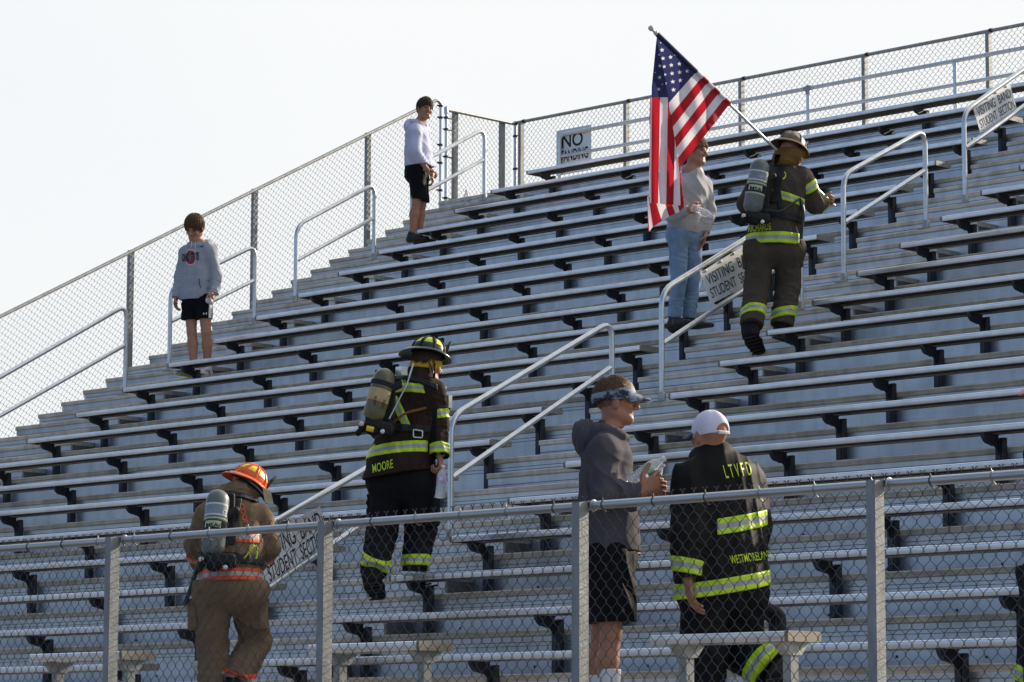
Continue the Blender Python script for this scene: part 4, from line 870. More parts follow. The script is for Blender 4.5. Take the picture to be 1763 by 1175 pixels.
def air_pack(r, bot, top, rad, dz, label, style, tors, jb, lat, fw, belt=None):
    A, B = r(*bot, dz[0]), r(*top, dz[1]); ax = N_(B-A); L = np.linalg.norm(B-A); C = -r.F; t = thing('air_pack', tuple(A), label, 'air pack', None)
    b = MB(); pr = [(.018, -.03), (.022, 0)]+[(rad*math.sin(math.radians(a)), rad*.75*(1-math.cos(math.radians(a)))) for a in (25, 45, 65, 90)]+[(rad, L-rad)]+[(rad*math.cos(math.radians(a)), L-rad+rad*math.sin(math.radians(a))) for a in (20, 40, 60, 78, 89)]
    b.lathe(pr, A, ax, 32); cyl = b.build('cylinder', M['cyl_'+style], t, sharp=60); w = r.R
    if style == 'g':
        b = MB(); arc_patch(b, A, ax, C+w*.05, rad+.0012, L*.57, L*.76, -1.25, 1.15); b.build('sticker', M['stick'], cyl, smooth=True)
        b = MB(); arc_patch(b, A, ax, C, rad+.0018, L*.595, L*.735, -1.15, 1.05); b.build('sticker_panel', M['stick2'], cyl, smooth=True)
        for q in (.52, .33): b = MB(); arc_patch(b, A, ax, C, rad+.0015, L*q, L*(q+.022), -1.9, 1.9, 24); b.build('glow_ring', M['glow'], cyl, smooth=True)
        b = MB(); arc_patch(b, A, ax, C-w*.15, rad+.0014, L*.365, L*.50, -1.3, 1.3); b.build('sticker', M['rub'], cyl, smooth=True)
        b = MB(); arc_patch(b, A, ax, C-w*.2, rad+.002, L*.385, L*.485, -.70, .80); pt = b.build('maker_plate', M['glow'], cyl, smooth=True)
    else:
        b = MB(); arc_patch(b, A, ax, C, rad+.0013, L*.36, L*.60, -1.5, 1.5, 24); b.build('paper_band', M['tanlab'], cyl, smooth=True)
        b = MB(); b.lathe([(rad+.004, L*.66), (rad+.007, L*.665), (rad+.007, L*.74), (rad+.004, L*.745)], A, ax, 28); b.build('cylinder_strap', M['strap'], t, sharp=40)
        b = MB(); arc_patch(b, A, ax, C, rad+.0016, L*.60, L*.61, -1.6, 1.6, 24); b.build('ring_mark', M['rub'], cyl, smooth=True)
    # valve, gauge, harness plate, hoses
    v = U([(Seg(A-ax*.01, A-ax*.055, .030, .036), .01), (Seg(A-ax*.04-w*.06, A-ax*.05+w*.07, .026, .028), .012), (Seg(A-ax*.05+w*.06, A-ax*.01+w*.12, .026, .030), .015), (Ell(A-ax*.075+w*.02+C*.02, (.05, .032, .03), w, C, ax), .015), (Seg(A-ax*.03-w*.05+C*.02, A-ax*.09-w*.07+C*.02, .018, .022), .01)], .012, wr=wrinkle(31, .006, .05, n=3)); sdf_mesh('valve', v, .006, M['rub'], t)
    b = MB(); b.lathe([(.016, 0), (.018, .004), (.018, .020), (.014, .023)], A-ax*.02-w*.065+C*.02, N_(C-ax*.3), 14); b.build('gauge', M['rivet'], t, sharp=40)
    b = MB(); b.lathe([(.014, 0), (.016, .004), (.016, .016), (.012, .019)], A-ax*.08+w*.10+C*.040, N_(C), 14); b.build('gauge', M['rivet'], t, sharp=40)
    Q = [(Box((A+B)/2-ax*.03-C*(rad+.022)+w*.045, (.075, .022, L*.50), w, C, ax, .015), .01), (Box(A-ax*.03-C*(rad*.3)+w*.06, (.10, .06, .035), w, C, ax, .02), .02), (Seg(A+ax*L*.62+w*rad*.9-C*.02, A+ax*L*.70+w*(rad+.045)-C*.03, .028, .026), .012)]
    sdf_mesh('back_frame', U(Q, .012), .0065, M['strap'], t)
    if style == 's':
        b = MB(); a0 = A+w*.14+C*.0-ax*.02; b.tube([a0-w*.03, a0+ax*.30+w*.035, a0+ax*.46+w*.04], .006, 6); b.box(tuple(A+w*.11+ax*.38-.03), tuple(A+w*.11+ax*.38+.03)); b.build('frame_rod', M['rivet'], t)
        b = MB(); q = A-ax*.055-w*.02+C*.05; b.tube([q, q+w*.055-ax*.012], .02, 10); b.build('knob', M['yellow'], t, sharp=50)
    return t, cyl, A, ax, L
M['cyl_g'] = mat('composite_cylinder', (.165, .18, .17), .35, .1, .35, 22, (1, 1, .4), **ALU); M['cyl_s'] = mat('olive_composite_cylinder', (.175, .165, .085), .30, .05, .40, 18, (1, 1, .5), **ALU)
M['stick'] = mat('white_sticker', (.62, .65, .64), .4); M['stick2'] = mat('grey_sticker', (.24, .29, .32), .4, 0, .2, 40, **ALU); M['glow'] = mat('pale_green_ring', (.50, .56, .33), .5, 0, .2, 50, **ALU); M['tanlab'] = mat('tan_paper_band', (.52, .40, .20), .55, 0, .25, 30, **ALU); M['yellow'] = mat('yellow_plastic', (.8, .55, .03), .4)
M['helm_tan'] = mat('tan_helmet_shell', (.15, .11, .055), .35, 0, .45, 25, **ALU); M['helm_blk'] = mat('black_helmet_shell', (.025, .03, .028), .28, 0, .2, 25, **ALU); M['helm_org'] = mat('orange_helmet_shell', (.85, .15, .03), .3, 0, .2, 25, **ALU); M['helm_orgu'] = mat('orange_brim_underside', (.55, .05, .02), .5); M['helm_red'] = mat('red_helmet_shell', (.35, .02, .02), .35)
M['pat_l'] = mat('lime_patch', (.62, .78, .04), .35); M['pat_y'] = mat('yellow_patch', (.88, .65, .04), .35); M['pat_t'] = mat('dull_tan_patch', (.27, .22, .13), .5); M['earflap_y'] = cloth('yellow_ear_flap', (.62, .36, .03)); M['earflap_t'] = cloth('ochre_neck_flap', (.19, .105, .03), .35, 12)
def flap(t, c, f, u, x, m, S=1.0, lo=-.15, seed=41, w=.105):
    c = np.array(c, float); E1 = Ell(c-f*.012*S-u*.03*S, np.array((w, .125, .13))*S, x, f, u); E2 = Ell(c+f*.13*S-u*.06*S, np.array((.09, .10, .12))*S, x, f, u); wr = wrinkle(seed, .010, .08, n=4)
    def F(P): q = (P-c)@u; return np.maximum(np.maximum(np.maximum(E1(P)+wr(P), lo*S-q), q-.02*S), -E2(P))
    F.bb = E1.bb(); return sdf_mesh('neck_flap', F, .006, M[m], t, pad=.012)
def boot(t, an, toe, up, z=None, red=False, S=1.12, m='rub', leg=None):
    P, heel, d, uu, xx = shoe_f(an, toe, up, S, high=.02, w=.064); P.append((Seg(np.array(an)-uu*.01, np.array(an)+uu*.06, (.062, .066), (.066, .070), xx), .03))
    if leg is not None: P.append((Seg(an, np.array(an)+N_(np.array(leg)-np.array(an))*.10, .070, .078), .03))
    cut = [(np.array((0, 0, z)), (0, 0, -1))] if z is not None else []
    o = sdf_mesh('boot', U(P, .025, cut=cut, wr=wrinkle(51, .004, .07, n=3)), .006, M[m], t)
    b = MB()
    for i in range(6): q = heel+d*(-.01+.042*i)*S-uu*(.036+.002*i)*S; b.tube([q-xx*.055, q+xx*.055], .008, 5)
    b.build('sole_tread', M['strap'], o)
    if red: sdf_mesh('red_panel', U([Box(heel+uu*.05*S-xx*.05+d*.02, (.008, .018, .05), xx, d, uu, .004)]), .004, M['red'], o)
    return o
def yarn(t, pts, rr, m, name): b = MB(); b.tube(bend(pts, .05, 4), rr, 8); return b.build(name, M[m], t, sharp=60)
# ---- 4: firefighter with the flag
def ff_flag():
    z0 = sz(11)+.0535; b = at(1348, 573, Z=z0); r = Rig(b); V = r.v
    t = thing('person', tuple(b), 'firefighter in grey-brown coat with lime tape, carrying the flag pole over the shoulder', 'person')
    fw = V(.30, 0, -.95); lat = V(.95, 0, .30)
    J = dict(head=r(1362, 262, .0), nk=r(1352, 291, .02), shA=r(1311, 310, .04), shB=r(1381, 308, -.02), elA=r(1285, 352, .02), elB=r(1403, 352, .05), wrA=r(1302, 380, .24), wrB=r(1416, 350, .27), pel=r(1335, 425, 0),
             hipA=r(1310, 435, 0), hipB=r(1357, 435, 0), knA=r(1303, 492, .02), knB=r(1357, 492, .10), anA=r(1291, 562, -.20), anB=r(1347, 562, .0), fw=fw)
    J['cuA'] = r(1294, 560, -.18); J['cuB'] = r(1346, 561, .02)
    hB = hand(r(1415, 350, .26), V(.75, .1, -.1), V(-.3, .5, .9), V(.3, 1, 0), 1.2, 1.05); hA = hand(J['wrA'], V(.3, -.5, -.8), V(1, 0, 0), V(0, 1, 0), 1.)
    o, g, x, f, u = skin_body(r, J, t, 'skin_pale', (V(.62, .04, -.72), V(-.02, 1, .0)), 1.0, (hA, hB), .0065)
    hm, hf, hu, hx = helmet(t, r(1362, 254, -.0), V(.72, -.42, -.55), V(.38, .87, -.30), 'helm_tan', 'pat_t', 1.0, 'earflap_t', brim_back=.062)
    flap(t, r(1361, 262, 0), hf, V(0, 1, 0), np.cross(hf, (0, 0, 1.)), 'earflap_t', 1.1, -.12)
    secs = [(r(1350, 292, 0), (.12, .10)), (r(1347, 315, 0), (.20, .135)), (r(1342, 360, 0), (.205, .16)), (r(1333, 405, 0), (.225, .185)), (r(1331, 440, 0), (.245, .20))]
    fa, ft, af = garment(J, secs, lat, (.098, .082, .062), wr=addf(wrinkle(61, .012, .17, (1, 1, .7)), creases(62, J['elB'], J['wrB'], .014, .05), creases(63, J['shB'], J['elB'], .012, .06)), cuts=[(r(1331, 425, 0), V(.03, -1, 0))], extra=[(Seg(r(1352, 281, .02), r(1351, 296, .02), (.095, .095), (.11, .105), lat), .02)])
    co = sdf_mesh('coat', fa, VS, M['grt'], t)
    band('trim_tape', ft, r(1332, 414.5, 0), V(.03, 1, 0), .047, M['tlime'], co)
    band('trim_tape', ft, r(1350, 344, 0), V(.30, 1, 0), .036, M['tlime'], co, lim=[(r(1356, 345, 0), V(1, 0, 0), .14)])
    a = np.array(J['elB'])-np.array(J['shB']); band('trim_tape', af['B'], r(1386, 325, .0), a, .042, M['tlime'], co, bb=(r(1386, 325, 0)-.17, r(1386, 325, 0)+.17))
    a = np.array(J['wrB'])-np.array(J['elB']); band('trim_tape', af['B'], r(1411, 351, .24), a, .028, M['tlime'], co, bb=(r(1411, 351, .24)-.12, r(1411, 351, .24)+.12))
    decal('lettering', 'LD', r, (1339, 309), (1353, 309.5), (1340, 295), co, M['lime'], co, .005, .03); decal('lettering', 'RICHARDS', r, (1289, 400), (1327, 396), (1289, 388.5), co, M['lime'], co, .005, .008)
    tf, lf = trousers(J, .118, .108, .098, lat, r(1333, 415, 0), addf(wrinkle(64, .012, .15, (.5, .5, 1)), creases(65, J['knA'], J['cuA'], .012, .06), creases(66, J['knB'], J['cuB'], .012, .06), creases(67, J['hipB'], J['knB'], .010, .07)), pel=(.19, .15))
    tr = sdf_mesh('trousers', tf, VS, M['grt'], t)
    for s, c in (('A', r(1297, 542, -.11)), ('B', r(1350, 542, .04))): band('trim_tape', lf[s], c, np.array(J['cu'+s])-np.array(J['kn'+s])+(V(.1, 0, 0) if s == 'A' else V(.12, 0, 0)), .042, M['tlime'], tr, bb=(c-.17, c+.17))
    for c, h_ in ((r(1371, 443, .02), (.058, .035, .085)), (r(1287, 446, .0), (.040, .030, .095))): sdf_mesh('cargo_pocket', U([Box(c, h_, lat, fw, V(.03, 1, 0), .018)], wr=wrinkle(68, .006, .08, n=3)), .0065, M['grt'], tr)
    boot(t, r(1292, 571, -.18), r(1308, 597, .02), V(0, .8, -.5), red=True, S=1.12, leg=J['knA']); boot(t, r(1346, 562, .02), r(1362, 566, .15), V(0, 0, 0)+(0, 0, 1), z=z0)
    ap, cyl, A, ax, L = air_pack(r, (1294, 368), (1311, 274), .082, (-.27, -.25), 'grey cylinder air pack on the back of the flag carrying firefighter', 'g', None, None, lat, fw)
    decal('lettering', 'MSA', r, (1291, 327), (1311, 331), (1292, 320), cyl, M['ink'], cyl, .004, .02); decal('lettering', 'G1', r, (1307, 305.5), (1313.5, 306.5), (1307.5, 301), cyl, M['stick'], cyl, .004, .01)
    band('waist_belt', ft, r(1345, 377, 0), V(.18, 1, 0), .030, M['strap'], ap, off=.016); band('shoulder_strap', fa, r(1343, 300, -.1), V(.97, -.25, 0), .028, M['strap'], ap, off=.016, lim=[(r(1340, 315, 0), V(0, 1, 0), .20)])
    band('shoulder_strap', ft, r(1340, 340, -.1), V(.97, .12, 0), .022, M['strap'], ap, off=.014, lim=[(r(1340, 345, 0), V(0, 1, 0), .2), (r(1340, 345, -.25), V(0, 0, 1), .2)])
    yarn(ap, [r(1317, 362, -.26), r(1345, 365, -.27), r(1365, 350, -.2), r(1378, 342, -.15)], .009, 'hose', 'hose'); yarn(ap, [r(1378, 345, -.12), r(1384, 365, -.17), r(1381, 390, -.19), r(1379, 412, -.17)], .016, 'hose', 'hose')
M['hose'] = mat('dark_green_hose', (.018, .035, .028), .5)
ff_flag()
# ---- 5: firefighter with the olive air cylinder, black helmet
def ff_moore():
    z0 = sz(18)+.0535; b = at(712, 983, Z=z0); r = Rig(b); V = r.v
    t = thing('person', tuple(b), 'firefighter in black helmet and dark coat with lime tape climbing with a bottle in hand', 'person')
    fw = V(.55, 0, -.83); lat = V(.83, 0, .55)
    J = dict(head=r(736, 628, .0), nk=r(725, 655, 0), shA=r(682, 676, .10), shB=r(744, 676, -.07), elA=r(668, 728, .15), elB=r(754, 732, -.08), wrA=r(666, 775, .12), wrB=r(756, 784, -.14), pel=r(690, 825, 0),
             hipA=r(668, 835, .03), hipB=r(718, 835, -.02), knA=r(658, 915, .06), knB=r(724, 912, .10), anA=r(644, 990, -.15), anB=r(712, 972, .02), fw=fw)
    J['cuA'] = r(643, 984, -.22); J['cuB'] = r(713, 978, .03)
    hB = hand(r(757, 786, -.14), V(.12, -1, .05), V(-.9, 0, -.1), V(0, 0, -1), 1.1, 1.12); hA = hand(J['wrA'], V(.0, -1, 0), V(1, 0, 0), V(0, 0, -1), .6)
    o, g, x, f, u = skin_body(r, J, t, 'skin', (V(.82, -.12, -.45), V(.1, 1, 0)), 1.05, (hA, hB), .0065)
    hair_mesh(o, g, x, f, u, 'hair_db', 1.05, .008, low=-.06, seed=15)
    hm, hf, hu, hx = helmet(t, r(737.5, 611.5, 0), V(.90, -.24, -.30), V(.20, .95, -.25), 'helm_blk', 'pat_l', 1.0, 'helm_blk', ridge='rub', brim_back=.088)
    flap(t, r(737, 625, 0), hf, V(.1, 1, 0), np.cross(hf, (0, 0, 1.)), 'earflap_y', .98, -.048, w=.098)
    b_ = MB(); b_.tube([r(748, 625, -.10), r(749, 640, -.11), r(747, 655, -.08)], .008, 6); b_.tube([r(738, 622, -.10), r(745, 640, -.11), r(747, 655, -.08)], .005, 6); b_.build('chin_strap', M['strap'], hm)
    secs = [(r(724, 657, 0), (.12, .10)), (r(718, 680, 0), (.205, .145)), (r(708, 725, 0), (.21, .175)), (r(696, 770, 0), (.225, .20)), (r(690, 800, 0), (.25, .235)), (r(687, 835, 0), (.272, .262))]
    hemc = r(680, 819, 0)
    fa, ft, af = garment(J, secs, lat, (.100, .086, .066), wr=addf(wrinkle(71, .012, .17, (1, 1, .7)), creases(72, J['elB'], J['wrB'], .014, .055), creases(73, J['shB'], J['elB'], .016, .07)), cuts=[(hemc, V(.14, -1, .0))], extra=[(Seg(r(724, 645, 0), r(722, 660, 0), (.105, .10), (.12, .115), lat), .02)])
    co = sdf_mesh('coat', fa, .0062, M['brn'], t)
    band('trim_tape', ft, r(690, 778, 0), V(-.08, 1, -.06), .042, M['tlime'], co); band('trim_tape', ft, r(712, 675, 0), V(.14, 1, -.1), .036, M['tlime'], co, lim=[(r(706, 676, -.05), V(.8, 0, -.2), .105)])
    band('trim_tape', fa, r(691, 715, -.1), V(.92, .42, 0), .030, M['tlime'], co, lim=[(r(687, 716, 0), V(-.4, .9, 0), .13), (r(690, 716, -.3), V(0, 0, 1), .28)])
    a = np.array(J['wrB'])-np.array(J['elB']); c = r(754, 775, -.13); band('trim_tape', af['B'], c, a, .040, M['tlime'], co, bb=(c-.15, c+.15))
    a = np.array(J['elB'])-np.array(J['shB']); c = r(753, 716, -.08); band('trim_tape', af['B'], c, a, .033, M['tlime'], co, bb=(c-.16, c+.16), lim=[(c+V(.12, 0, .0), V(1, 0, 0), .12)])
    c = r(741, 742, -.1); band('elbow_patch', af['B'], c, a, .15, M['blk'], co, off=.005, bb=(c-.22, c+.22), lim=[(c+V(-.06, 0, .05), V(1, 0, -.2), .10)])
    a = np.array(J['wrB'])-np.array(J['elB']); c = r(755, 790, -.14); band('cuff', af['B'], c-N_(a)*.0, a, .022, M['blk'], co, off=.008, bb=(c-.15, c+.15))
    decal('lettering', 'MOORE', r, (642, 815), (677, 806), (641, 800), co, M['lime'], co, .005, .006); decal('lettering', 'IN', r, (694, 661), (708, 655), (691, 654), co, M['lime'], co, .005, .006); decal('lettering', 'JF', r, (640, 774), (647, 771), (640, 768), co, M['lime'], co, .009, .01)
    tf, lf = trousers(J, .125, .115, .098, lat, r(692, 800, 0), addf(wrinkle(74, .013, .16, (1, 1, .8)), creases(75, J['knA'], J['cuA'], .012, .06), creases(76, J['knB'], J['cuB'], .012, .06), creases(77, J['hipB'], J['knB'], .010, .08)), pel=(.20, .16))
    tr = sdf_mesh('trousers', tf, .0062, M['blk'], t)
    for s, c, n in (('A', r(646, 968, -.17), V(.30, .9, .2)), ('B', r(714.5, 966, .05), V(-.02, 1, -.05))): band('trim_tape', lf[s], c, n, .040, M['tlime'], tr, bb=(c-.17, c+.17))
    for c, h_ in ((r(741, 880, -.02), (.060, .05, .11)), (r(644, 880, .05), (.04, .05, .12))): sdf_mesh('cargo_pocket', U([Box(c, h_, lat, fw, V(.02, 1, 0), .02)], wr=wrinkle(78, .008, .09, n=3)), .0065, M['blk'], tr)
    boot(t, r(641, 989, -.20), r(654, 1017, .04), V(0, .8, -.5), S=1.12, leg=J['knA']); boot(t, r(714, 974, .03), r(760, 984, .10), V(0, 1, 0), z=z0)
    ap, cyl, A, ax, L = air_pack(r, (640, 726), (666, 635), .078, (-.30, -.27), 'olive cylinder air pack with tan band on the back of the black helmet firefighter', 's', None, None, lat, fw)
    for (o_, e_, u_) in (((644.5, 700), (649.5, 681), (640.5, 699)), ((657.0, 704), (661, 686), (653.6, 703))): pass
    decal('lettering', 'SCOTT', r, (645, 682), (641, 698), (649.5, 683), cyl, M['ink'], cyl, .004, .02); decal('lettering', 'SCOTT', r, (660.5, 688), (655, 704), (664, 689.5), cyl, M['ink'], cyl, .004, .02)
    decal('small_print', 'AIR PAK', r, (638.5, 683), (636.5, 696), (641, 683.5), cyl, M['orng'], cyl, .004, .0); decal('small_print', 'AIR PAK', r, (654.5, 686), (651, 700), (657, 687), cyl, M['orng'], cyl, .004, .0)
    band('waist_belt', ft, r(706, 742, 0), V(.06, 1, 0), .026, M['strap'], ap, off=.016); band('shoulder_strap', fa, r(722, 662, -.05), V(.45, 1, -.2), .022, M['strap'], ap, off=.016, lim=[(r(716, 664, 0), V(1, 0, 0), .16)])
    c = r(719, 747, -.235); bm = MB(); bm.tube(bend([c+V(-.03, .03, 0), c+V(.035, .02, .01), c+V(.035, -.03, .01), c+V(-.03, -.025, 0), c+V(-.03, .025, 0)], .01, 3), .005, 6); bm.build('belt_buckle', M['rivet'], ap)
    yarn(ap, [r(676, 728, -.22), r(700, 710, -.27), r(722, 706, -.24), r(735, 702, -.15)], .010, 'earflap_t', 'hose')
    c = r(766, 694, .02); ra = thing('radio', tuple(c), 'small black and white radio clipped to the chest of the black helmet firefighter', 'radio'); bm = MB(); bm.box(tuple(c-np.array((.03, .025, .055))), tuple(c+np.array((.03, .025, .055)))); bm.build('case', M['rub'], ra); bm = MB(); bm.box(tuple(c+V(.028, -.02, .015)-.018), tuple(c+V(.028, .035, .015)+.018)); bm.tube([c+V(.0, .05, 0), c+V(.0, .12, 0)], .008, 8); bm.build('face_plate', M['white'], ra)
    bottle(r(757, 858, -.17), V(.09, 1, 0), 'clear water bottle with purple label hanging from the black helmet firefighter hand', lab_m='lab_p', S=1.12)
ff_moore()
# ---- 6: firefighter with orange helmet, bent forward on the lowest steps
def ff_orange():
    b = np.array((9.65, -12.85, WALK)); r = Rig(b); V = r.v
    t = thing('person', tuple(b), 'firefighter in orange helmet and tan coat with orange tape bending forward on the lowest steps', 'person')
    fw = V(.38, 0, -.92); lat = V(.92, 0, .38)
    J = dict(head=r(424, 836, .22), nk=r(408, 868, .14), shA=r(357, 889, .10), shB=r(446, 892, .08), elA=r(337, 938, .08), elB=r(463, 943, .10), wrA=r(345, 972, .30), wrB=r(446, 968, .30), pel=r(395, 1010, -.05),
             hipA=r(368, 1022, -.05), hipB=r(424, 1022, -.05), knA=r(366, 1112, .05), knB=r(440, 1105, .24), anA=r(368, 1215, .0), anB=r(403, 1178, -.05), fw=fw)
    J['cuA'] = r(368, 1210, 0); J['cuB'] = r(404, 1174, -.03)
    hB = hand(J['wrB'], V(-.6, -.2, -.7), V(-.3, -1, 0), V(0, 1, 0), .8); hA = hand(J['wrA'], V(.5, -.2, -.8), V(0, -1, 0), V(0, 1, 0), .8)
    o, g, x, f, u = skin_body(r, J, t, 'skin', (V(.75, -.5, -.42), V(.4, .85, -.3)), 1.0, (hA, hB), .007)
    hm, hf, hu, hx = helmet(t, r(428, 832, .22), V(.80, -.52, -.28), V(.46, .85, -.22), 'helm_org', 'pat_y', .96, 'helm_orgu', brim_back=.068)
    flap(t, r(414, 845, .18), hf, V(.15, 1, 0), np.cross(hf, (0, 0, 1.)), 'tan', 1.08, -.09, w=.125)
    bm = MB(); q = [r(452, 838, .08), r(466, 846, .10), r(471, 868, .12), r(456, 866, .08)]; bm.add([p for p in q]+[p+V(0, 0, -.004) for p in q], [(0, 1, 2, 3), (7, 6, 5, 4), (0, 4, 5, 1), (1, 5, 6, 2), (2, 6, 7, 3), (3, 7, 4, 0)]); bm.build('eye_shield', M['shield'], hm)
    yarn(hm, [r(393, 812, .14), r(420, 824, .08), r(447, 846, .08), r(460, 866, .12)], .012, 'rub', 'elastic_band')
    secs = [(r(406, 868, .12), (.12, .10)), (r(402, 893, .08), (.205, .15)), (r(400, 935, .03), (.21, .18)), (r(398, 975, -.02), (.205, .185)), (r(398, 1015, -.04), (.215, .19))]
    fa, ft, af = garment(J, secs, lat, (.092, .080, .062), wr=addf(wrinkle(81, .013, .16, (1, 1, .8)), creases(82, J['shB'], J['elB'], .014, .06), creases(83, J['shA'], J['elA'], .014, .06)), cuts=[(r(398, 1006, 0), V(0, -1, .1))], extra=[(Seg(r(411, 853, .15), r(406, 872, .12), (.11, .11), (.13, .115), lat), .02)])
    co = sdf_mesh('coat', fa, .0062, M['tan'], t)
    band('trim_tape', ft, r(398, 994, 0), V(-.02, 1, -.05), .042, M['torng'], co); band('trim_tape', ft, r(420, 930, 0), V(0, 1, -.05), .036, M['torng'], co, lim=[(r(426, 930, 0), V(1, 0, 0), .085)])
    c = r(339, 957, .2); band('trim_tape', af['A'], c, np.array(J['wrA'])-np.array(J['elA'])+V(0, -.15, 0), .034, M['torng'], co, bb=(c-.17, c+.17)); c = r(458, 957, .2); band('trim_tape', af['B'], c, np.array(J['wrB'])-np.array(J['elB'])+V(0, -.1, 0), .030, M['torng'], co, bb=(c-.17, c+.17))
    decal('lettering', 'COOR', r, (411, 869), (419, 905), (420, 867), co, M['orng'], co, .005, .02)
    tf, lf = trousers(J, .118, .110, .102, lat, r(396, 1000, -.05), addf(wrinkle(84, .013, .16, (1, 1, .8)), creases(85, J['hipB'], J['knB'], .014, .07), creases(86, J['knB'], J['cuB'], .014, .06), creases(87, J['knA'], J['cuA'], .012, .07)), pel=(.18, .15))
    tr = sdf_mesh('trousers', tf, .0062, M['tan'], t)
    c = r(408, 1164, .0); band('trim_tape', lf['B'], c, V(.32, 1, .25), .042, M['torng'], tr, bb=(c-.17, c+.17)); c = r(447, 1060, .02); sdf_mesh('cargo_pocket', U([Box(c, (.045, .05, .10), lat, fw, V(.03, 1, 0), .02)], wr=wrinkle(88, .008, .09, n=3)), .0065, M['tan'], tr)
    c = r(336, 1058, .0); sdf_mesh('cargo_pocket', U([Box(c, (.04, .05, .10), lat, fw, V(.08, 1, 0), .02)], wr=wrinkle(89, .008, .09, n=3)), .0065, M['tan'], tr)
    boot(t, r(368, 1222, .0), r(385, 1228, .2), V(0, 1, 0), z=WALK); boot(t, r(402, 1186, -.06), r(408, 1205, -.02), V(-.2, .2, -1))
    ap, cyl, A, ax, L = air_pack(r, (365, 958), (377, 844), .078, (-.27, -.16), 'grey cylinder air pack on the back of the orange helmet firefighter', 'g', None, None, lat, fw)
    decal('lettering', 'MSA', r, (355, 909), (375, 908), (355.5, 901), cyl, M['ink'], cyl, .004, .02); decal('lettering', 'G', r, (382.5, 888), (389, 889), (383.5, 878), cyl, M['stick'], cyl, .004, .02)
    band('waist_belt', ft, r(396, 963, 0), V(.05, 1, 0), .036, M['strap'], ap, off=.018); band('shoulder_strap', fa, r(404, 880, -.1), V(.97, -.1, 0), .034, M['strap'], ap, off=.018, lim=[(r(402, 900, 0), V(0, 1, 0), .16)]); band('shoulder_strap', fa, r(408, 858, .1), V(.2, 1, -.2), .022, M['strap'], ap, off=.018, lim=[(r(410, 858, 0), V(1, 0, 0), .13)])
    yarn(ap, [r(345, 965, -.1), r(337, 985, -.05), r(328, 1015, -.05), r(317, 1043, -.05)], .016, 'hose', 'hose'); yarn(ap, [r(420, 962, -.23), r(432, 948, -.25), r(438, 935, -.23), r(445, 950, -.2), r(441, 962, -.2)], .006, 'lime', 'lanyard')
M['shield'] = mat('clear_amber_shield', (.62, .60, .42), .25, 0, trans=.55, ior=1.2)
ff_orange()
